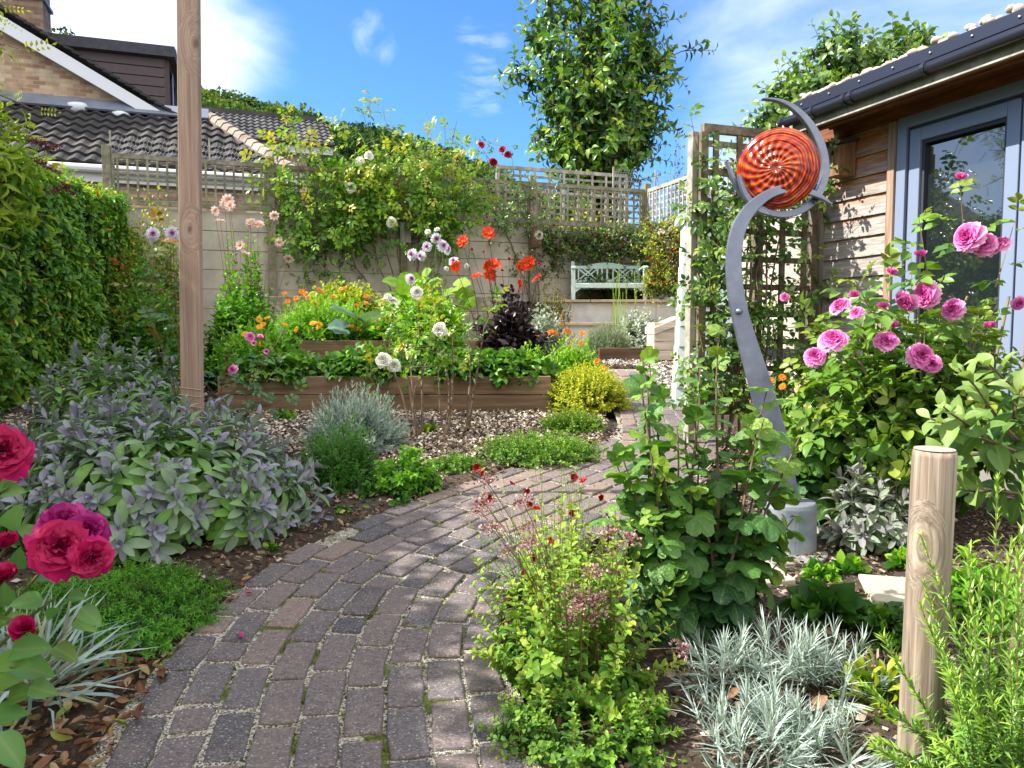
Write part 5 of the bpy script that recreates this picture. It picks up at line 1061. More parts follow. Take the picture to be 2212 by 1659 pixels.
mound('blue_fescue', 'tuft of thin blue grey grass beside the crimson rose', 'grass tuft', (np.array([-1.52, 2.33, gz(0, 2.33)]), .2, .17), .2, 150, 'fescue', T_blade, 2, 1, .20, .26, 5, 20, core=.25, t0=.05, cmin=.1, up=.5)
mound('curry_plant', 'silvery grey spiky leaved mound in front of the raised bed', 'herb', bx(655, 880, 838, 5.55), .36, 420, 'helic', T_needle, 12, 3, .035, .055, 18, 50, M_stemp, .45, .75, 1.1, .03, t0=.45, sr=.002)
mound('rocket_plant', 'bright green lobed salad leaves below the silvery mound', 'herb', bx(645, 815, 905, 4.62), .26, 130, 'rocket', T_fern, 6, 2, .06, .14, 20, 80, M_stemg, .4, .6, 1.1, .05, t0=.3, wid=.55, droop=.15)
mound('parsley_plant', 'small fresh green leafy clump at the soil edge of the path', 'herb', bx(805, 945, 975, 4.5), .2, 90, 'parsley', T_tri, 4, 2, .04, .06, 30, 85, M_stemg, .4, .7, 1.1, .1, t0=.5, rsh=.15)
for (u, v, s, leaf, tp, lb) in ((615, 905, .11, 'parsley', T_oval, 'small rosette of green leaves behind the big sage'), (925, 935, .10, 'lime', T_oval, 'pale lime rosette on the chips under the white rose stems'), (800, 1070, .10, 'rocket', T_oval, 'ragged green seedling in the dark mulch below the rocket'), (690, 1000, .10, 'rocket', T_fern, 'feathery seedling between sage and rocket'),
        (868, 1090, .07, 'rocket', T_oval, 'broad leaved weed by the left edge of the path'), (740, 1108, .05, 'parsley', T_oval, 'tiny seedling in the mulch beside the path'), (1830, 1240, .10, 'parsley', T_oval, 'light green seedling on the stony soil behind the round post'), (585, 1190, .05, 'parsley', T_oval, 'tiny weed under the edge of the big sage')):
    p = Gd(u, v); r_ = rng_(); F, A, L = bush(r_, p, s, s, s*.7, 16, .1, .8, 1.1, .15); plant('leafy_seedling', lb, 'seedling', p, leaf, tp, F, A, L*.6, 2, 1, s*.5, s*.75, 15, 40, t0=.3, up=.5, group='seedlings in the soil', rsh=.1)
mound('mint_carpet', 'green and yellow carpet of small leaves spreading over soil left of the path', 'ground cover', (np.append(Gd(1165, 985)[:2], gz(0, 5.3)), .46, .17), .42, 800, 'oreg', T_small, 6, 2, .018, .03, 30, 80, M_stemg, .85, .5, 1.1, 0, t0=.3, n=3, sr=.0015, rsh=.25)
mound('mint_carpet', 'low patch of small green leaves under the golden marjoram', 'ground cover', (np.append(Gd(1235, 925)[:2], gz(0, 6.1)), .27, .17), .3, 480, 'oreg', T_small, 6, 2, .02, .032, 30, 80, M_stemg, .85, .5, 1.1, 0, t0=.3, n=3, sr=.0015)
mound('mint_carpet', 'thin dark carpet of leaves between parsley and path', 'ground cover', (np.append(Gd(985, 1010)[:2], gz(0, 4.95)), .2, .10), .2, 220, 'oreg', T_small, 5, 2, .016, .026, 30, 80, M_stemg, .85, .5, 1.1, 0, t0=.3, n=3, sr=.0015, rsh=.35)
mound('golden_marjoram', 'dense golden yellow mound at the corner of the raised bed', 'herb', bx(1170, 1362, 785, 7.05), .42, 900, 'gold', T_small, 8, 2, .018, .038, 30, 80, M_stemg, .6, .8, 1.08, 0, t0=.5, n=3, sr=.0015, phyl=90)
# ---------------------------------------------------------------- right side herbs
root = mound('oregano', 'tall flowering oregano with lime leaves leaning over the right path edge', 'herb', (np.array([.20, 2.44, gz(0, 2.44)]), .34, .62), .40, 104, 'oreg', T_oval, 15, 2, .016, .042, 45, 82, M_stemr, .5, .5, 1.12, .05, t0=.10, phyl=90, sr=.0026, p=.45, up=.3)
mound('oregano', 'low dark green oregano regrowth at the bottom edge beside the path', 'herb', (np.array([.22, 2.12, gz(0, 2.12)]), .30, .16), .22, 170, 'oreg', T_oval, 8, 2, .014, .032, 40, 80, M_stemr, .7, .6, 1.1, 0, t0=.2, phyl=90, sr=.0018, rsh=.3)
M_oregfl = leafmat('oregano_bract', [(0, (.20, .045, .06)), (.5, (.32, .13, .15)), (1, (.54, .38, .41))], .2, .6, .2)
def orheads():
    r_ = rng_(); n = 60; g = Geo(); w = Geo(); d = unit(r_.normal(size=(n, 3)))*r_.uniform(.25, 1, (n, 1))*np.array([1, 1, .8]); cl = np.round(d/.55)*.33+d*.5
    g.leaves(cl, d+UP*.4, r_.normal(size=(n, 3)), r_.uniform(.30, .5, n), T_ov, r_.uniform(0, 1, n), 1.3); w.leaves(cl[:30]*1.12, d[:30]+UP*.4, r_.normal(size=(30, 3)), .24, T_small, .5, 1.6)
    return g.mesh('oregano_bracts', M_oregfl), w.mesh('oregano_florets', M_whitep)
FL['oregano', 0] = orheads()
def flower_head(root, uvs, Y, s):
    st = Geo(); r_ = rng_()
    for (u, v) in uvs:
        c = P(u, v, Y+r_.normal(0, .05)); bloom(root, ('oregano', 0), c, unit(UP+r_.normal(0, .3, 3)), s*r_.uniform(.7, 1.15), 'flower_head')
        f = np.array([.235+(c[0]-.235)*.35, 2.42+(c[1]-2.42)*.35, .3]); fl_stem(st, f, c, .002)
    st.obj('flower_stems', M_stemr, root)
flower_head(root, [(1052, 1040), (1038, 1105), (1060, 1140), (1045, 1085), (1130, 1085), (1140, 1140), (1140, 1175), (1235, 1270), (1265, 1285), (1280, 1235), (1245, 1315), (1290, 1330), (1320, 1150), (1095, 1190), (1360, 1165), (1230, 1340), (1262, 1300), (1300, 1290), (1470, 1400), (1220, 1290)], 2.17, .027)
r_ = rng_(); c = np.array([.17, 3.1, gz(0, 3.1)]); F, A, L = bush(r_, c, .42, .36, .60, 120, .4, .6, 1.1, .1)
root = plant('cinquefoil', 'airy cinquefoil with thin pale stems and tiny red flowers over the path', 'flower plant', c, 'oreg', T_tri, F, A, L, 9, 1, .012, .026, 35, 80, M_stemg, .0016, t0=.25, rsh=-.1)
flowers(root, 'smallred', [(1060, 1075), (1042, 1088), (1137, 1060), (1145, 1090), (1105, 1046), (1160, 1100), (1240, 1032), (1235, 1110), (1150, 1205), (1133, 1240), (1296, 1075), (1262, 1040), (1042, 1025), (1030, 1010), (1190, 1170)], 2.95, .019, c+UP*.1, M_stemg, .5, .5, .0012)
# blackcurrant
T_curr = lobed_t(5, .15, 135, .05, .08, .6, .2, 21, .10)
def currant(label, c, rx, ry, h, k, lv, s1, seed, leaf='curr'):
    r_ = np.random.default_rng(seed); F, A, L = bush(r_, c, rx, ry, h, k, .15, .6, 1.1, .3)
    return plant('blackcurrant_bush', label, 'fruit bush', c, leaf, T_curr, F, A, L, lv, 1, s1*.5, s1, 50, 95, M_stemb, .008, t0=.16, up=.25, jit=.32, droop=.5, wig=.035, n=8, ajit=32, p=.35)
currant('tall blackcurrant bush with big wrinkled leaves in front of the sculpture', np.array([.65, 2.72, gz(0, 2.72)]), .42, .36, 1.12, 34, 17, .098, 21)
currant('smaller blackcurrant bush right of the sculpture base', np.array([1.56, 4.0, gz(0, 4.0)]), .30, .22, .66, 20, 11, .105, 22)
mound('garden_sage', 'small grey sage bush in sun behind the round post', 'sage bush', bx(1795, 2000, 1010, 3.62), .24, 62, 'sagegrey', T_sage, 7, 2, .05, .105, 20, 105, M_stemp, .4, .7, 1.1, .05, t0=.5, up=.25, phyl=80, droop=.1)
for k, (u, v, rx, h, lb) in enumerate(((1560, 1470, .15, .15, 'spiky silver dianthus tuft nearest the oregano'), (1690, 1480, .17, .17, 'spiky silver dianthus tuft in the middle of the group'), (1800, 1500, .15, .16, 'silver dianthus tuft beside the lime salad leaf'), (1610, 1640, .19, .15, 'silver dianthus tuft at the bottom edge of the picture'), (1810, 1640, .2, .12, 'low sparse silver dianthus tuft holding a dead leaf'), (1700, 1600, .12, .12, 'small silver dianthus tuft below the middle one'))):
    p = Gd(u, v); mound('silver_dianthus', lb, 'plant', (p, rx*1.05, h*1.15), rx, 26 if k != 4 else 15, 'dianth', needle_t(.055, .14), 12, 2, .055, .095, 10, 62, M_stemb, .5, .6, 1.15, .0, t0=.35, phyl=90, sr=.0015, group='silver dianthus tufts', up=.4)
for (u, v, s, leaf, tp, h, lb) in ((1785, 1335, .17, 'rocket', T_oval, .13, 'dark green rosette of scalloped leaves on the soil left of the round post'), (1905, 1370, .14, 'straw', T_tri, .12, 'low clump of rounded leaves touching the round post'), (1890, 1530, .12, 'lime', T_sage, .26, 'upright bright lime salad leaf at the foot of the round post'), (1770, 1250, .09, 'parsley', T_oval, .06, 'small weed rosette behind the dark green one'), (1960, 1225, .10, 'parsley', T_oval, .10, 'light green weed under the grey sage')):
    p = Gd(u, v); r_ = rng_(); F, A, L = bush(r_, p, s, s, h, 34, .15, .8, 1.1, .1); plant('leaf_rosette', lb, 'rosette plant', p, leaf, tp, F, A, L*.5, 2, 1, s*.5, s*.85, 10, 35, t0=.3, up=.55, group='leafy rosettes on the right')
# rosemary
r_ = rng_(); c = np.array([1.25, 1.78, gz(0, 1.78)]); F, A, L = bush(r_, c, .38, .26, .90, 200, .45, .4, 1.12, .0)
plant('rosemary', 'lush rosemary bush filling the lower right corner around the round post', 'herb', c, 'rosem', needle_t(.17, .16), F, A, L, 32, 4, .026, .046, 22, 72, M_stemb, .003, t0=.12, phyl=45, curve=.1)
# apple branch
r_ = rng_(); c = np.array([1.72, 2.55, gz(0, 2.55)])
F = np.array([P(2260, 1000, 2.5), P(2260, 1000, 2.5), P(2240, 960, 2.55), P(2250, 900, 2.6), P(2150, 975, 2.5), P(2230, 1080, 2.5), P(2180, 960, 2.6)]); tips = np.array([P(2010, 905, 2.4), P(2060, 800, 2.5), P(1995, 1000, 2.45), P(2130, 780, 2.6), P(2035, 870, 2.35), P(2080, 1050, 2.45), P(2200, 840, 2.5)])
v_ = tips-F; L = np.linalg.norm(v_, axis=1); root = plant('apple_tree', 'young apple branch with pale felted leaves reaching in from the right edge', 'tree', c, 'apple', leaf_t(.56, 6, .22, .3, .85, .14, .65, .01), F, v_/L[:, None], L, 15, 1, .055, .105, 30, 78, M_stemb, .009, t0=.15, up=.5, p=.4, droop=.1)
g = Geo(); tr = np.array([c, c+np.array([.05, 0, .4]), P(2262, 1010, 2.5), P(2270, 850, 2.55)]); g.tubes(tr, [.028, .024, .018, .012], 8); g.obj('trunk', M_stemb, root)
# ---------------------------------------------------------------- pink rose bush
c = np.array([2.08, 3.95, gz(0, 3.95)]); r_ = rng_(); F, A, L = bush(r_, c+UP*.35, .74, .42, 1.08, 92, .2, .5, 1.03, .0)
root = plant('pink_rose_bush', 'big rose bush with many full pink blooms against the studio', 'rose bush', c, 'rose', T_rose, F, A, L, 9, 1, .14, .25, 40, 85, M_cane, .006, t0=.2, up=.55, wig=.03, p=.5, droop=.1)
g = Geo(); fo = P(1945, 1010, 3.85)
for tip in ((1905, 800), (1990, 720), (2060, 700), (2120, 800), (2090, 640), (1830, 720)): p1 = P(*tip, 3.85); g.tubes(np.array([fo, fo*.6+p1*.4+UP*.05, p1]), [.013, .010, .006], 7)
r2 = P(2085, 1090, 3.9)
for tip in ((2110, 900), (2140, 760), (2180, 640)): p1 = P(*tip, 3.9); g.tubes(np.array([r2, r2*.6+p1*.4, p1]), [.011, .009, .006], 7)
g.obj('canes', M_cane, root)
for (u, v, s) in ((2092, 512, 1.15), (2126, 528, .9), (2156, 532, .9), (1815, 661, .85), (1959, 650, .95), (2000, 636, 1.05), (1800, 735, 1.1), (1760, 770, .85), (1914, 738, .98), (1988, 768, 1.0), (2014, 786, .8), (2058, 668, .85), (1850, 676, .6), (2200, 655, .6)):
    p = P(u, v, 3.42+rb_.uniform(0, .1)); bloom(root, ('pink', rb_.integers(0, 2)), p, tocam(p, .45, .45, -.2), .056*s*rb_.uniform(.9, 1.1))
for (u, v) in ((1989, 552), (1907, 664), (1930, 705), (1925, 590), (2075, 385), (1845, 640), (2140, 705)): p = P(u, v, 3.5); bloom(root, ('bud', 0), p, unit(UP+rb_.normal(0, .25, 3)), .036, 'bud')
Fx = np.array([P(2090, 560, 3.6), P(2010, 640, 3.6), P(1890, 690, 3.6), P(2150, 620, 3.6), P(1990, 620, 3.65)]); Tx = np.array([P(2072, 400, 3.5), P(1985, 470, 3.55), P(1850, 610, 3.5), P(2195, 470, 3.6), P(1930, 590, 3.55)]); v_ = Tx-Fx; L = np.linalg.norm(v_, axis=1)
p, D, N, S, rn, paths = shoots(rng_(), Fx, v_/L[:, None], L, 5, 1, .13, .21, 40, 80, t0=.1, up=.55); g = Geo().leaves(p, D, N, S, T_rose, np.clip(rn-.2, 0, 1)); g.obj('foliage', LM['rose'], root, smooth=True); stem_geo(paths, .0045).obj('stems', M_cane, root)
# calendula clump right of sculpture
c, rx, h = bx(1640, 1800, 850, 4.85); r_ = rng_(); F, A, L = bush(r_, c, rx*.9, .3, h, 130, .5, .5, 1.05, .05)
root = plant('marigold_clump', 'leafy marigold clump with orange and cream flowers behind the sculpture', 'flower plant', c, 'parsley', T_sage, F, A, L, 9, 1, .04, .085, 25, 70, M_stemg, .003, t0=.15, up=.5)
flowers(root, 'marigold', [(1665, 822), (1690, 815), (1650, 845), (1712, 862), (1690, 835)], 4.6, .028, c, M_stemg); flowers(root, 'cream', [(1745, 875), (1728, 842), (1757, 820), (1672, 868), (2118, 1185)], 4.6, .034, c, M_stemg)
mound('marigold_clump', 'low marigold leaves with yellow flowers under the rosemary', 'flower plant', bx(2060, 2215, 1190, 2.9), .25, 70, 'parsley', T_sage, 6, 1, .04, .08, 25, 70, M_stemg, t0=.2, up=.5)
c, rx, h = bx(1690, 1790, 700, 5.35); mound('rose_foliage', 'leafy green shrub in shade behind the trellis screen', 'shrub', bx(1640, 1775, 810, 6.6), .5, 120, 'parsley', T_oval, 6, 1, .05, .09, 30, 80, M_stemg, t0=.25, rsh=.25)
mound('box_shrub', 'low small leaved shrub at the foot of the studio wall', 'shrub', bx(1850, 1990, 905, 4.75), .2, 200, 'pyra', T_small, 8, 1, .018, .03, 30, 80, M_stemb, t0=.3, rsh=-.1)
# ---------------------------------------------------------------- crimson rose close to the camera
Y0 = 1.42; c = np.array([-.98, 1.5, gz(0, 1.5)]); fo = np.array([-1.30, 1.6, .35])
ep = [P(150, 1170, Y0), P(10, 975, Y0), P(10, 1185, Y0), P(120, 1290, Y0), P(30, 1440, Y0), P(-30, 1250, Y0), P(55, 1350, Y0)]
root = thing('crimson_rose', 'crimson and magenta rose shrub close up at the left edge', 'rose bush', c); g = Geo(); lg_ = Geo(); r_ = rng_()
for e in ep:
    t = np.linspace(0, 1, 8)[:, None]; pth = fo*(1-t)+e*t; pth[:, 2] += .06*np.sin(t[:, 0]*math.pi); g.tubes(pth, np.linspace(.0045, .0025, 8), 6)
g.obj('canes', M_stemg, root)
for (u, v, s, rot, tilt) in ((100, 1250, .058, 0, 0), (90, 1200, .05, -.4, .3), (160, 1290, .052, .5, 0), (195, 1330, .055, .9, -.6), (60, 1400, .085, 1.3, .1), (20, 1435, .08, 1.2, .2), (70, 1445, .085, 1.4, -.2), (15, 1545, .08, 1.0, .2), (20, 1620, .085, .9, -.9), (-10, 1350, .06, .6, .2), (140, 1410, .06, 1.1, -.4), (30, 1120, .06, .4, .5), (60, 1150, .05, -.5, .4), (10, 1290, .06, .2, .3), (60, 1300, .055, -.2, -.1), (110, 1330, .05, .3, .2), (180, 1350, .05, 1.9, -.3), (90, 1490, .06, 1.8, -.2), (45, 1500, .07, 1.5, .3), (-5, 1480, .08, 1.1, .3), (40, 1210, .05, .2, .4), (30, 1340, .05, -.4, .1), (120, 1235, .04, 1.2, .1), (5, 1050, .055, .8, .3), (25, 1060, .05, 1.6, 0)):
    p = P(u, v, Y0+.06+r_.normal(0, .03)); D = np.array([math.sin(rot), -.25, .15+tilt]); lg_.leaves(p[None]-unit(D)*s*.5, D[None], (C0-p+UP*.9)[None]+r_.normal(0, .2, (1, 3)), s, leaf_t(.66, 7, .3, .25, .72, .04, .7, .012), r_.uniform(.1, .9))
lg_.obj('foliage', LM['rosel'], root, smooth=True)
for (u, v, s, k, up_) in ((140, 1135, 1.1, 'magenta', 1.2), (128, 1182, 1.15, 'crimson', .35), (196, 1205, .8, 'crimson', -.1), (188, 1150, .9, 'magenta', .2), (2, 978, 1.1, 'crimson', .3)):
    p = P(u, v, Y0+(.03 if k == 'magenta' else -.02)); bloom(root, (k, 0), p, tocam(p, up_, .1, .15), .048*s)
for (u, v) in ((8, 1180), (12, 1250), (55, 1362)): p = P(u, v, Y0); bloom(root, ('redbud', 0), p, unit(np.array([.3, -.3, .9])+rb_.normal(0, .2, 3)), .034, 'bud')
# ---------------------------------------------------------------- roses round the timber post
def twigrose(label, foots, tips, Y, leaf, sz, lv=9, nm='slender_rose', sr=.004, t0=.15, **kw):
    F = np.array([P(u, v, Y) for u, v in foots]); T = np.array([P(u, v, Y+d) for (u, v), d in zip(tips, rb_.normal(0, .12, len(tips)))]); v_ = T-F; L = np.linalg.norm(v_, axis=1); c = F.mean(0); c[2] = gz(0, Y)
    return plant(nm, label, 'rose bush', c, leaf, T_rose, F, v_/L[:, None], L, lv, 1, sz*.8, sz, 50, 88, M_stemr, sr, t0=t0, up=.6, wig=.05, **kw)
root = twigrose('thin rose shoots with bronze young leaves climbing left of the timber post', [(425, 900)]*5+[(380, 860)]*3, [(350, 475), (400, 600), (290, 620), (330, 560), (310, 680), (280, 590), (385, 640), (360, 720)], 4.55, 'roseb', .16, 7, p=.3)
flowers(root, 'bud', [(400, 617)], 4.5, .03, None, None, name='bud')
root = twigrose('thin rose with pink buds and dark leaves right of the timber post', [(470, 930)]*4+[(520, 900)]*4, [(430, 770), (500, 700), (560, 760), (620, 800), (610, 700), (480, 760), (640, 850), (540, 830)], 4.75, 'roseb', .11, 8, p=.3, rsh=.2)
flowers(root, 'bud', [(502, 797), (548, 742), (562, 730), (575, 760)], 4.6, .026, None, None, name='bud'); flowers(root, 'pink', [(503, 798), (540, 728)], 4.6, .032)
# ---------------------------------------------------------------- front raised bed
z1 = .92
def bedbox(u0, u1, vt, Y, zb=z1): return bx(u0, u1, vt, Y, zb)
for (u0, u1, vt, Y, lb) in ((500, 700, 770, 7.15, 'strawberry plants at the left end of the front raised bed'), (700, 900, 762, 7.2, 'strawberry plants in the middle of the front raised bed'), (900, 1190, 765, 7.15, 'strawberry plants at the right end of the front raised bed')):
    mound('strawberry_patch', lb, 'strawberry plant', bedbox(u0, u1, vt, Y), .32, 230, 'straw', T_tri, 3, 1, .10, .15, 35, 75, M_stemg, .8, .7, 1.15, .05, t0=.75, up=.75, group='strawberry plants along the front raised bed')
root = mound('marigold_clump', 'marigold foliage with yellow flowers left in the front raised bed', 'flower plant', bedbox(455, 670, 690, 7.5), .4, 330, 'parsley', T_sage, 8, 1, .05, .12, 25, 75, M_stemg, .8, .6, 1.1, .05, t0=.2, up=.5, rsh=.1)
flowers(root, 'yellow', [(577, 687), (568, 700), (560, 706), (530, 722), (566, 743), (676, 698), (690, 700), (688, 706), (615, 700), (640, 712), (505, 770), (560, 690)], 7.3, .036, root.location, M_stemg, .9, .4)
root = mound('marigold_mass', 'bright mass of ferny leaves with orange marigolds in the second raised bed', 'flower plant', bx(585, 830, 640, 9.6, 1.2), .6, 760, 'parsley', T_fern, 7, 1, .07, .15, 25, 75, M_stemg, .8, .6, 1.1, .05, t0=.2, up=.5, rsh=-.05)
flowers(root, 'marigold', [(652, 630), (660, 634), (690, 626), (705, 632), (720, 640), (622, 652), (640, 645), (665, 642), (735, 628), (615, 634), (745, 622), (770, 660), (790, 655), (815, 678), (812, 690), (760, 705), (775, 712), (818, 708), (792, 640), (680, 655)], 9.2, .038, root.location, M_stemg, .9, .4)
root = mound('lime_herb', 'fresh lime green leafy plants in the high bed against the wall', 'herb', bx(660, 830, 606, 11.0, 1.55), .45, 380, 'lime', T_oval, 8, 1, .05, .09, 30, 80, M_stemg, .8, .6, 1.1, .05, t0=.3)
mound('leafy_crop', 'mid green crop leaves filling the second bed behind the white rose', 'crop plant', bx(800, 1010, 640, 9.4, 1.2), .5, 340, 'parsley', T_oval, 6, 1, .07, .14, 30, 80, M_stemg, .8, .6, 1.1, .05, t0=.3)
# large squash leaves
def bigleaves(name, label, cat, items, Y, mat, c, stemmat):
    root = thing(name, label, cat, c); g = Geo(); s_ = Geo(); r_ = rng_()
    for (u, v, s, rot) in items:
        p = P(u, v, Y+r_.normal(0, .08)); D = np.array([math.sin(rot), -.35, math.cos(rot)*.5]); N = unit(C0-p)*.5+UP*.8+r_.normal(0, .35, 3); g.leaves(p[None], D[None], N[None], s, T_big, r_.uniform(0, 1)); fl_stem(s_, np.array(c)+UP*.05, p, .008)
    g.obj('leaves', mat, root, smooth=True); s_.obj('stems', stemmat, root); return root
bigleaves('squash_plant', 'squash plant with one large blue grey veined leaf among marigolds', 'vegetable plant', [(770, 690, .34, -.6), (800, 690, .28, .8), (745, 710, .2, -1.2)], 8.9, LM['glauc'], bx(700, 840, 650, 9.2, 1.2)[0], M_stemg)
bigleaves('rhubarb_plant', 'broad yellow green vegetable leaves behind the white roses', 'vegetable plant', [(868, 640, .2, -1), (890, 625, .22, -.3), (925, 622, .19, .8), (846, 652, .2, -1.4), (955, 645, .2, .7), (905, 660, .2, 0), (985, 620, .18, 1.), (1000, 650, .18, .6), (940, 668, .2, .3), (875, 672, .18, -.8), (975, 672, .2, 1.2), (915, 605, .16, .3), (858, 615, .17, -.9)], 8.4, LM['squash'], bx(830, 1000, 640, 8.6, .95)[0], M_stemg)
# white and purple dahlias
root = mound('purple_white_dahlia', 'tall dahlia with shaggy purple and white blooms in the raised bed', 'flower plant', bedbox(850, 1000, 605, 7.95), .4, 190, 'parsley', T_oval, 7, 2, .06, .13, 35, 75, M_stemg, .4, .6, 1.05, .1, t0=.3, sr=.004)
flowers(root, 'ball', [(942, 515), (957, 531), (910, 553), (890, 550), (922, 533), (887, 603), (980, 564), (965, 538)], 7.75, .066, root.location, M_stemg, .35, .5); flowers(root, 'whiteball', [(924, 500), (944, 495), (1008, 575), (965, 580)], 7.75, .035, root.location, M_stemg, .6)
# white rose in front of bed
F = [(890, 955), (905, 950), (880, 950), (850, 950), (965, 935), (968, 935), (1008, 925), (1012, 925), (900, 950), (895, 950), (965, 935), (860, 945)]; T = [(860, 690), (905, 650), (830, 720), (790, 800), (955, 690), (985, 700), (1020, 660), (1050, 680), (880, 740), (930, 700), (940, 760), (820, 850)]
Fp = np.array([np.array([Gd(u, v)[0], 5.95+rb_.normal(0, .08), gz(0, 5.95)]) for u, v in F]); Tp = np.array([P(u, v, 6.1+rb_.normal(0, .2)) for u, v in T]); v_ = Tp-Fp; L = np.linalg.norm(v_, axis=1)
root = plant('white_rose_bush', 'leggy white rose with bare brown stems in front of the raised bed', 'rose bush', Fp.mean(0), 'rambler', T_rose, Fp, v_/L[:, None], L, 3, 1, .10, .13, 40, 85, M_stemb, .012, t0=.6, up=.5, wig=.04, rsh=.15)
Fq = Tp[[0, 0, 1, 1, 2, 3, 4, 5, 6, 7, 7, 8, 8, 9, 9, 10, 11, 2, 0, 1, 9, 5]]-v_[[0, 0, 1, 1, 2, 3, 4, 5, 6, 7, 7, 8, 8, 9, 9, 10, 11, 2, 0, 1, 9, 5]]*rb_.uniform(.0, .35, (22, 1)); A = unit(rb_.normal(size=(22, 3))*np.array([1, .8, .5])+UP*.45)
p, D, N, S, rn, paths = shoots(rng_(), Fq, A, np.full(22, .36), 9, 1, .085, .12, 40, 85, t0=.1, up=.55); g = Geo().leaves(p, D, N, S, T_rose, rn); g.obj('foliage', LM['rambler'], root, smooth=True); stem_geo(paths, .004).obj('twigs', M_cane, root)
flowers(root, 'white', [(900, 632), (950, 712), (828, 778), (852, 790), (845, 650)], 5.85, .055, None, None, .4, .45); flowers(root, 'whiteball', [(838, 640)], 5.9, .03)
# dark leaved dahlia with red orange flowers
root = mound('dark_dahlia', 'dahlia with nearly black leaves and flaming red orange flowers', 'flower plant', bedbox(1015, 1185, 612, 7.7), .38, 230, 'dark', T_oval, 8, 2, .06, .13, 35, 85, M_stemd, .4, .55, 1.05, .03, t0=.15, sr=.005)
flowers(root, 'redor', [(1055, 504), (1000, 521), (1068, 571), (983, 575), (1052, 572), (1029, 597), (1059, 594), (1143, 566), (1128, 574), (1161, 602), (1122, 614), (1135, 572)], 7.45, .068, root.location, M_stemd, .3, .55, .004); flowers(root, 'redbud', [(1045, 545), (1100, 560), (1020, 540), (1085, 585), (1165, 570), (1052, 470)], 7.5, .022, root.location, M_stemd, 1., .2, .003, 'bud')
root = mound('marigold_clump', 'marigold clump with orange flowers right of the dark dahlia', 'flower plant', bx(1170, 1300, 730, 8.3, .74), .38, 300, 'parsley', T_sage, 8, 1, .05, .12, 25, 75, M_stemg, .6, .6, 1.1, .05, t0=.15, up=.5, rsh=-.1)
flowers(root, 'marigold', [(1180, 722), (1192, 718), (1200, 720), (1228, 717), (1160, 725), (1258, 720), (1255, 742), (1303, 795), (1290, 780)], 8.0, .038, root.location, M_stemg)
mound('marigold_leaves', 'bright green marigold leaves spilling over the right end of the bed', 'flower plant', bx(1110, 1195, 745, 7.35, .9), .3, 90, 'parsley', T_sage, 6, 1, .05, .11, 25, 75, M_stemg, .6, .6, 1.1, .05, t0=.15, up=.5)
# pale pink anemone dahlias
c, rx, h = bx(455, 610, 470, 8.7, .85); r_ = rng_(); F, A, L = bush(r_, c, rx, .35, h, 78, .6, .6, 1.02, .3)
root = plant('pink_dahlia', 'tall stems of pale pink open dahlias behind the timber post', 'flower plant', c, 'dahlia', T_oval, F, A, L, 13, 2, .04, .14, 35, 75, M_stemr, .005, t0=.12, p=.7, rsh=.15)
flowers(root, 'palep', [(492, 432), (486, 440), (497, 445), (464, 456), (476, 478), (542, 480), (536, 484), (531, 549), (592, 465), (603, 524), (624, 558), (558, 485), (520, 530)], 8.4, .066, c, M_stemr, .35, .5, .004)
c, rx, h = bx(255, 405, 545, 6.9); mound('leafy_crop', 'tall green leafy stems in shade between hedge and timber post', 'crop plant', (c, rx, h), .4, 190, 'dahlia', T_oval, 8, 2, .05, .12, 35, 80, M_stemg, .5, .6, 1.05, .1, t0=.2, rsh=.2)
c2 = bx(320, 385, 520, 6.7)[0]; root = thing('purple_white_dahlia', 'pair of large purple and white dahlias on stems left of the timber post', 'flower plant', c2)
flowers(root, 'ball', [(330, 505), (372, 504)], 6.6, .072, c2, M_stemr, .1, .15, .004)
mound('corner_shrub', 'clipped shrub with yellow green tips in the far left corner', 'shrub', bx(255, 420, 425, 10.3, 1.0), .5, 420, 'rambler', T_small, 9, 1, .05, .09, 30, 80, M_stemb, .5, .75, 1.08, 0, t0=.5)
mound('leafy_crop', 'dark leafy undergrowth below the pink dahlias', 'crop plant', bx(440, 600, 600, 8.2, .8), .4, 260, 'dahlia', T_oval, 7, 2, .06, .13, 35, 80, M_stemg, .6, .6, 1.05, .05, t0=.2, rsh=.3)
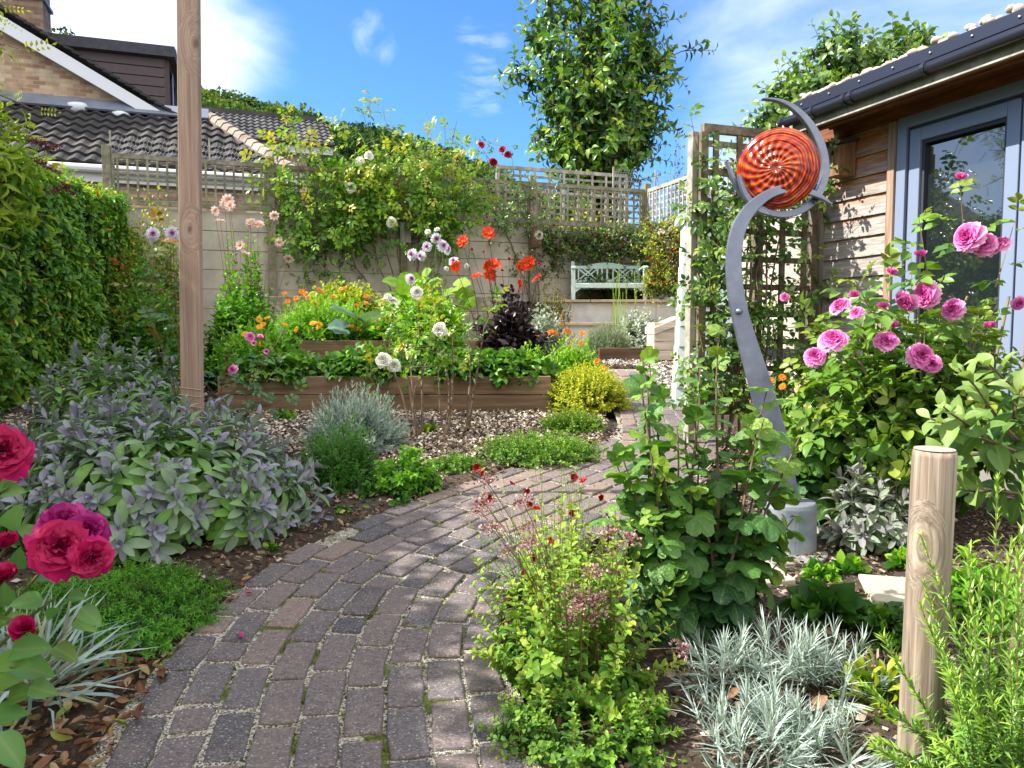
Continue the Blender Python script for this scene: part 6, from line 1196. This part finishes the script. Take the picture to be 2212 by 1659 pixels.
# ---------------------------------------------------------------- climbers on the back wall
def rambler(label, tips, foot, Y, sz, npts, spread, leaf='rambler', nm='climbing_rose', zlo=2.85):
    """canes fan from the foot over the trellis, each dressed with leafy side shoots"""
    root = thing(nm, label, 'climbing rose', foot); r_ = rng_(); g = Geo(); F, A = [], []
    nc = 0
    for (u, v) in tips:
        v = v+45 if 278 < v < 400 and zlo > 2 else v; e = P(u, v, Y+r_.normal(0, .1)); t = np.linspace(0, 1, 14)[:, None]; m_ = np.array([foot[0]*.25+e[0]*.75, foot[1]*.5+e[1]*.5, foot[2]*.55+e[2]*.45])+np.array([r_.normal(0, .15), 0, r_.normal(0, .12)]); pth = (1-t)**2*foot+2*t*(1-t)*m_+t*t*e; pth += r_.normal(0, .012, pth.shape)
        j0 = 0 if nc % 6 == 0 else 10; nc += 1; g.tubes(pth[j0:], np.linspace(.013, .004, 14)[j0:], 5)
        k = r_.integers(0, npts, npts)
        idx = r_.integers(6, 14, npts); F.append(pth[idx]+r_.normal(0, spread, (npts, 3))*np.array([1.25, .22, .8])); A.append(unit(r_.normal(size=(npts, 3))*np.array([1, .5, .6])+np.array([0, -.35, .35])))
    g.obj('canes', M_stemb, root); F = np.concatenate(F); A = np.concatenate(A); bxp = wl(posts[2], .15, 2.9); kp = (F[:, 2] > zlo) & ~((np.abs(F[:, 0]-bxp[0]) < .22) & (F[:, 2] < 3.25)); F, A = F[kp], A[kp]
    p, D, N, S, rn, paths = shoots(r_, F, A, r_.uniform(.22, .5, len(F)), 5, 1, sz*.95, sz*1.25, 40, 85, t0=.1, up=.5, curve=.15); hgt = np.clip((p[:, 2]-2.6)/1.6, 0, 1)
    G_ = Geo().leaves(p, D, N, S, T_rose, np.clip(rn*.6+.45-.45*hgt+r_.normal(0, .1, len(rn)), 0, 1)); G_.obj('foliage', LM[leaf], root, smooth=True); stem_geo(paths, .005).obj('side_shoots', M_cane, root); return root
ft = wl(posts[2]-.08, .12, 1.5)
root = rambler('climbing rose fanned over the trellis left of the grey bird box', [(600, 330), (640, 300), (690, 360), (590, 400), (620, 440), (660, 480), (720, 400), (740, 450), (620, 260), (700, 330), (760, 420), (650, 380), (580, 350), (610, 300), (680, 420)], ft, 11.75, .21, 9, .15, zlo=2.5)
root = rambler('climbing rose with tall yellow green shoots above the grey bird box', [(770, 300), (800, 260), (820, 330), (780, 370), (850, 380), (830, 420), (800, 440), (770, 270), (860, 330), (800, 310), (785, 245), (790, 350), (830, 280), (815, 390)], ft+E1*.12, 11.95, .21, 9, .14)
flowers(root, 'white', [(777, 347), (797, 336), (846, 480), (758, 405)], 11.6, .072)
rambler('climbing rose right of the grey bird box with golden upright shoots', [(900, 300), (930, 330), (960, 270), (985, 260), (900, 380), (950, 380), (990, 330), (1000, 400), (880, 440), (940, 440), (980, 430), (970, 310), (910, 340), (1000, 290)], ft+E1*.2, 12.2, .21, 9, .14, zlo=2.6)
rambler('lower climbing rose branches spread over the concrete panels', [(640, 520), (690, 560), (610, 560), (850, 500), (900, 520), (930, 570), (660, 600), (740, 490), (880, 480), (960, 510), (700, 510)], ft+E1*.05, 11.85, .14, 4, .08, zlo=1.9)
g = rambler('sparse climbing rose with dark red blooms above the fence', [(1050, 290), (1080, 320), (1110, 300), (1150, 330), (1020, 340), (1070, 370), (1130, 350), (1045, 330), (1170, 380)], wl(posts[3]+.1, .12, 1.6), 12.9, .13, 6, .10, 'climb')
flowers(g, 'red', [(1085, 323), (1097, 334), (991, 341), (1040, 313), (1066, 350)], 12.6, .062)
r_ = rng_()
def wallshrub(label, regs, Y, n, leaf, tp, sz, berries=0, nm='wall_shrub', sh=0):
    root = thing(nm, label, 'shrub', P(regs[0][0], 700, Y)*np.array([1, 1, 0])+UP*1.7); r_ = rng_(); F = []
    for (u0, u1, v0, v1, w) in regs:
        k = int(n*w); F.append(np.array([P(u, v, Y+r_.normal(0, .13)) for u, v in zip(r_.uniform(u0, u1, k), r_.uniform(v0, v1, k))]))
    F = np.concatenate(F); A = unit(r_.normal(size=F.shape)+np.array([0, -.6, .4])); p, D, N, S, rn, paths = shoots(r_, F, A, r_.uniform(.12, .32, len(F)), 7, 1, sz*.7, sz, 40, 80, t0=.0, up=.5)
    Geo().leaves(p, D, N, S, tp, np.clip(rn+sh, 0, 1)).obj('foliage', LM[leaf], root, smooth=True); stem_geo(paths, .006).obj('stems', M_stemb, root)
    if berries:
        g = Geo(); q = F[r_.integers(0, len(F), berries)]+A[r_.integers(0, len(F), berries)]*.1+np.array([0, -.12, 0])
        d = unit(r_.normal(size=(berries, 3))); g.leaves(q, d, r_.normal(size=(berries, 3)), .05, leaf_t(.9, 3, .5, .2, .8, 0), .5); g.obj('berries', M_deepred, root)
    return root
wallshrub('dark green wall shrub with red berries trained behind the bench', [(1060, 1200, 490, 610, 1), (1180, 1400, 500, 560, 1.1), (1380, 1420, 520, 650, .3), (1250, 1400, 600, 650, .5)], 13.35, 420, 'pyra', T_small, .075, 90, sh=.1)
wallshrub('sunlit wall shrub with red berries on the return wall right of the bench', [(1395, 1485, 480, 640, 1)], 12.6, 420, 'gold', T_small, .07, 60, sh=.25)
mound('terrace_shrub', 'green and bronze leafy shrub left of the bench', 'shrub', bx(1150, 1245, 590, 11.9, 1.2), .35, 180, 'olive', T_small, 9, 1, .04, .07, 30, 80, M_stemb, .4, .6, 1.08, .0, t0=.3)
mound('silver_shrub', 'silvery leaved shrub below the dark dahlia near the terrace', 'shrub', bx(1120, 1230, 660, 9.8, .9), .35, 160, 'silver', T_sage, 7, 2, .05, .10, 25, 85, M_stemp, .4, .6, 1.08, .0, t0=.3, rsh=.2)
mound('cotton_lavender', 'rounded grey green dome shrub behind the dark sleeper', 'shrub', bx(1252, 1372, 695, 10.75, .96), .38, 700, 'lav', T_needle, 9, 3, .025, .05, 20, 55, M_stemp, .5, .85, 1.05, .0, t0=.55, n=3)
mound('silver_sage', 'silver white leaved sage between the dome shrub and timber box', 'sage bush', bx(1325, 1440, 665, 11.2, 1.0), .4, 150, 'silver', T_sage, 7, 2, .06, .12, 25, 95, M_stemp, .4, .7, 1.08, .05, t0=.4)
mound('lavender', 'small silver blue lavender on the terrace right of the bench', 'herb', bx(1405, 1480, 635, 12.6, 1.8), .25, 220, 'silver', T_needle, 10, 2, .035, .06, 18, 45, M_stemp, .5, .8, 1.08, .0, t0=.35, n=3, rsh=.15)
g = Geo(); r_ = rng_(); hb_ = P(1345, 700, 11.6)
for k in range(20): x, y = r_.normal(0, .13), r_.normal(0, .1); hh_ = r_.uniform(.4, 1.25); b0 = np.array([hb_[0]+x, hb_[1]+y, 1.15]); g.tubes(np.array([b0, b0+UP*hh_*.5+r_.normal(0, .01, 3), b0+UP*hh_+r_.normal(0, .03, 3)]), .0045, 5, r_.uniform(0, 1))
tag(g.obj('horsetail_rush', plain('rush_green', (.22, .34, .03), .5), org=(hb_[0], hb_[1], 1.15)), 'upright thin green rush stems in front of the terrace wall', 'rush')
mound('terrace_greenery', 'green ground cover below the bench seat', 'ground cover', (np.array([BX-.05, 13.25, ZT-.05]), .62, .22), .15, 120, 'pyra', T_small, 6, 1, .05, .08, 30, 80, M_stemb, .8, .6, 1.1, 0, t0=.2)
mound('sedge', 'orange tinted grass tuft before the lower terrace wall', 'grass tuft', bx(1180, 1235, 700, 10.8, .95), .2, 60, leafmat('orange_blade', [(0, (.4, .14, .06)), (1, (.5, .3, .15))], .2), T_blade, 2, 1, .2, .3, 5, 20, t0=.05, cmin=.3)
# climbing rose on the trellis screen
root = thing('climbing_rose', 'dark glossy climbing rose covering the trellis screen left of the studio', 'climbing rose', TSO+E1*.3+UP*.55); r_ = rng_(); n = 165
a = r_.uniform(-.12, .98, n); z = np.where(r_.random(n) < .8, r_.uniform(.7, 2.3, n), r_.uniform(2.1, 2.65, n)); dens = np.where(a < .45, 1, np.where(z < 1.35, .8, .5)); kp = r_.random(n) < dens; a, z = a[kp], z[kp]
F = TSO[None]+E1*a[:, None]+UP*z[:, None]-E2*r_.normal(.06, .06, len(a))[:, None]; A = unit(r_.normal(size=F.shape)*.8-E2*.5+UP*.4); p, D, N, S, rn, paths = shoots(r_, F, A, r_.uniform(.15, .4, len(F)), 6, 1, .11, .17, 45, 85, t0=.0, up=.5)
Geo().leaves(p, D, N, S, T_rose, np.clip(rn*.9, 0, 1)).obj('foliage', LM['climb'], root, smooth=True); stem_geo(paths, .004).obj('side_shoots', M_stemr, root); g = Geo()
for k in range(7):
    x0 = r_.uniform(.1, .5); t = np.linspace(0, 1, 9); g.tubes(np.array([TSO+E1*(x0+.25*(k/6-.3)*tt*2)+UP*(.5+1.9*tt)-E2*(.05+.03*math.sin(tt*9+k)) for tt in t]), np.linspace(.012, .005, 9), 5)
g.obj('canes', M_stemb, root)
flowers(root, 'pink', [(1695, 642)], 5.1, .035); 
# ================================================================ TREES
def tree(name, label, base, forks, leaf, tp, sz, ntw, lv, tw_len, r0, up=.45, droop=.3, mat=M_stemb, group=None, cat='tree', seed=0, a=(40, 80), crown_top=None, rsh=0., tdir=.45):
    """stems given as 3-D polylines from the base; twigs leave their upper parts and carry the leaves"""
    root = thing(name, label, cat, base, group); r_ = np.random.default_rng(300+seed); g = Geo(); F, A = [], []
    for pts, rad, k0, spread in forks:
        pts = np.asarray(pts, float); n = 14; t = np.linspace(0, len(pts)-1, n); q = np.stack([np.interp(t, np.arange(len(pts)), pts[:, c]) for c in range(3)], 1)
        for _ in range(3): q[1:-1] = (q[:-2]+2*q[1:-1]+q[2:])/4
        g.tubes(q, np.linspace(rad, rad*.25, n), 7, r_.uniform(0, 1)); m_ = int(ntw*spread)
        i = r_.uniform(k0*(n-1), n-1.01, m_); j = i.astype(int); f = (i-j)[:, None]; F.append(q[j]*(1-f)+q[j+1]*f); tg = unit(q[j+1]-q[j]); A.append(unit(unit(r_.normal(size=(m_, 3)))+tg*tdir+UP*.15))
    F = np.concatenate(F); A = np.concatenate(A); L = r_.uniform(.5, 1.15, len(F))*tw_len
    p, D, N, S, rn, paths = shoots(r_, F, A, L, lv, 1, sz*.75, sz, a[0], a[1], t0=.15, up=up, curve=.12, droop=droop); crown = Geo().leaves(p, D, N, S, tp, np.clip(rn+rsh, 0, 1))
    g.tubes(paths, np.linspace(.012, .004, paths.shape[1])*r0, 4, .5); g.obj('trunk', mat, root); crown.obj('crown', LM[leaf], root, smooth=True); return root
TY = 17.; tb = P(1290, 420, TY); tb[2] = 1.1; fk = []
r_ = np.random.default_rng(9)
for (u, v, y, s) in ((1180, -60, 0, 1), (1240, -150, .4, 1.1), (1300, -180, -.4, 1.1), (1360, -150, .3, 1.1), (1420, -60, 0, 1), (1210, 120, -.8, 1), (1270, 60, .9, 1), (1330, 80, -.9, 1), (1400, 60, .8, 1), (1150, 60, .1, .7), (1440, 130, .1, .6), (1320, -60, .9, 1), (1260, 200, -.5, .7), (1335, 210, -.6, .7), (1190, 160, .2, .5), (1385, 150, .5, .5), (1300, 160, .1, .9)):
    e = P(u, v, TY+y); mid_ = tb*.45+e*.55; mid_[0] = tb[0]+(e[0]-tb[0])*.42; fk.append(([tb, mid_, e], .06, .42 if v < 100 else .5, s))
for (u, v, y) in ((1105, 150, 0), (1475, 110, 0), (1145, 290, .2), (1440, 255, 0)):
    e = P(u, v, TY+y); s0_ = P(1290+(u-1290)*.25, v+60, TY); fk.append(([tb, s0_, e], .04, .66, .22))
tree('tall_tree', 'tall leafy tree with many upright stems behind the back fence', tb, fk, 'tree', T_tree, .205, 66, 9, .8, 1., .35, .45, plain('grey_bark', (.17, .13, .10), .9, nz=.3), seed=1)
b0 = P(1300, 420, 15.6); b0[2] = 1.1; mound('fence_shrub', 'yellow green shrub growing behind the wide meshed trellis', 'shrub', (b0-E1*.6, 1.5, 2.9), .6, 420, 'gold', T_oval, 7, 1, .10, .17, 30, 80, M_stemb, .6, .6, 1.05, 0, t0=.4, rsh=.25)
mound('fence_shrub', 'tall loose shrub with pale tips behind the fence corner', 'shrub', bx(1385, 1530, 295, 16.5, 1.1), .6, 260, 'rambler', T_small, 12, 1, .07, .12, 30, 70, M_stemb, .5, .6, 1.08, .2, t0=.3, rsh=.1)
mound('fence_shrub', 'dark evergreen shrub low behind the middle of the back fence', 'shrub', bx(1010, 1240, 385, 16.0, 1.1), .7, 300, 'climb', T_oval, 8, 1, .10, .15, 30, 80, M_stemb, .6, .6, 1.05, 0, t0=.4)
# rounded shrub behind the studio
sb0 = P(1830, 400, 9.2); sb0[2] = .9; fk = [([sb0, P(u*.6+1830*.4, 250, 9.2), P(u, v, 9.2+dy)], .03, .45, 1) for u, v, dy in ((1690, 210, 0), (1730, 150, .3), (1780, 95, 0), (1830, 75, -.3), (1880, 100, .3), (1930, 80, 0), (1985, 70, .2), (1660, 260, -.2), (1760, 190, -.4), (1840, 150, .4), (1920, 150, -.3), (1700, 280, -.3), (1800, 230, -.3), (2010, 110, 0))]
tree('rounded_shrub', 'glossy leaved shrub rising behind the studio roof', sb0, fk, 'climb', T_oval, .105, 60, 8, .42, .5, .45, .25, seed=2)
# feathery tree and buddleia at the left edge
lb0 = np.array([-5.4, 6.6, .6]); fk = []
for e in ((-4.22, 6.2, 3.8), (-4.45, 6.0, 3.75), (-4.6, 5.6, 4.5), (-5.2, 6.4, 5.3), (-5.8, 6.2, 5.4), (-6.0, 7.2, 4.9), (-5.5, 7.4, 4.6), (-4.7, 5.0, 4.3), (-5.6, 5.2, 5.0), (-6.6, 6.2, 4.5)): fk.append(([lb0, np.array([-5.4+(e[0]+5.4)*.4, 6.6+(e[1]-6.6)*.4, 3.0]), np.array(e)], .05, .45, 1))
tree('feathery_tree', 'feathery leaved tree leaning in over the hedge at the left edge', lb0, fk, 'robin', T_rob, .27, 26, 7, .75, .8, .5, .2, seed=3)
bb = np.array([-4.75, 6.6, .6]); fk = [([bb, np.array([-4.65, 6.6, 2.2]), np.array(e)], .03, .5, 1) for e in ((-4.25, 6.45, 3.0), (-4.4, 6.5, 3.2), (-4.5, 6.3, 3.3), (-4.35, 6.8, 2.9), (-4.1, 6.6, 2.75), (-4.3, 6.2, 2.85), (-4.7, 6.9, 3.1))]
root = tree('buddleia', 'buddleia with narrow leaves and dark purple flower spikes above the hedge', bb, fk, 'budd', T_lan, .16, 34, 8, .4, .6, .5, .25, cat='shrub', seed=4)
M_bsp = leafmat('buddleia_flower', [(0, (.10, .02, .06)), (.6, (.20, .07, .05)), (1, (.25, .12, .06))], .1); r_ = rng_()
for (u, v, du, dv) in ((75, 345, 55, 30), (85, 320, 50, -5), (130, 395, 30, 25), (55, 300, 45, 10), (105, 415, 45, -15)):
    a_, b_ = P(u, v, 6.4), P(u+du, v+dv, 6.35); n = 130; t = r_.uniform(0, 1, n); g = Geo(); g.leaves(a_+(b_-a_)*t[:, None]+r_.normal(0, .014, (n, 3))*(1.15-t)[:, None], r_.normal(size=(n, 3)), r_.normal(size=(n, 3)), .022, T_small, r_.uniform(0, 1, n), 1.4); g.obj('flower_spike', M_bsp, root)
# ================================================================ leaf litter and petals on the ground
def dryleafmat(): return leafmat('dry_leaf', [(0, (.06, .03, .02)), (.3, (.15, .065, .035)), (.6, (.27, .14, .075)), (.8, (.38, .27, .16)), (.92, (.27, .25, .04)), (1, (.14, .22, .04))], .15, .7, .2, vein=(.4, .28, .16), veinw=.3)
M_dry = dryleafmat(); T_dry = leaf_t(.5, 5, .45, -.35, .85, .06, .65, .02); r_ = rng_(); n = 420; x = r_.uniform(-1.75, -.85, n); y = r_.uniform(1.85, 2.5, n); kp = (path_dist(x, y) > -.06); x, y = x[kp], y[kp]
n2 = 110; k = r_.integers(30, 150, n2); sd = r_.choice([-1, 1], n2, p=[.6, .4]); q = PC[k]+PN[k]*(sd*(path_half(PC[k, 1])+np.abs(r_.normal(.03, .08, n2))))[:, None]; x = np.append(x, q[:, 0]); y = np.append(y, q[:, 1]); n = len(x)
g = Geo(); a = r_.uniform(0, 6.28, n); D = np.stack([np.cos(a), np.sin(a), r_.normal(.05, .25, n)], 1); g.leaves(np.stack([x, y, gz(x, y)+.012+r_.uniform(0, .02, n)], 1), D, UP+r_.normal(0, .45, (n, 3)), np.where(np.arange(n) < n-n2, r_.uniform(.025, .065, n), r_.uniform(.02, .045, n)), T_dry, r_.uniform(0, 1, n)); kind(g.obj('leaf_litter', M_dry, smooth=True), 'stuff', 'curled dry brown leaves lying at the path edges')
T_pet = leaf_t(.85, 5, .35, .1, .75, .0, .5)
M_fallen = plain('fallen_petal', (.48, .01, .12), .5)
for (u, v, s, lb) in ((512, 1382, .034, 'oval magenta rose petal lying alone in the middle of the path'), (545, 1290, .026, 'pale edged magenta petal near the sage end of the path'), (310, 1437, .02, 'small magenta petal beside the green mat'), (745, 1128, .024, 'pink petal in the mulch above the path')):
    p = Gd(u, v)+UP*.016; a = rb_.uniform(0, 6.28); o = Geo().leaves(p[None], np.array([[math.cos(a), math.sin(a), .1]]), UP[None]+rb_.normal(0, .15, (1, 3)), s, T_pet, .5).obj('rose_petal', M_fallen, smooth=True, org=p); tag(o, lb, 'petal', 'fallen rose petals')
for (u, v, s, rr_n, lb) in ((1745, 1590, .07, .62, 'curled tan dead leaf caught on the silver dianthus'), (870, 1335+33, .03, .35, 'small orange fallen leaf lying on the path bricks'), (1570, 1560, .05, .6, 'dry tan leaf on soil between oregano and dianthus')):
    p = Gd(u, v)+UP*(.02 if s < .05 else .07); o = Geo().leaves(p[None], np.array([[.8, .3, .25]]), (UP+np.array([-.3, -.5, 0]))[None], s, T_dry, rr_n).obj('fallen_leaf', M_dry, smooth=True, org=p); tag(o, lb, 'leaf', 'single fallen leaves')
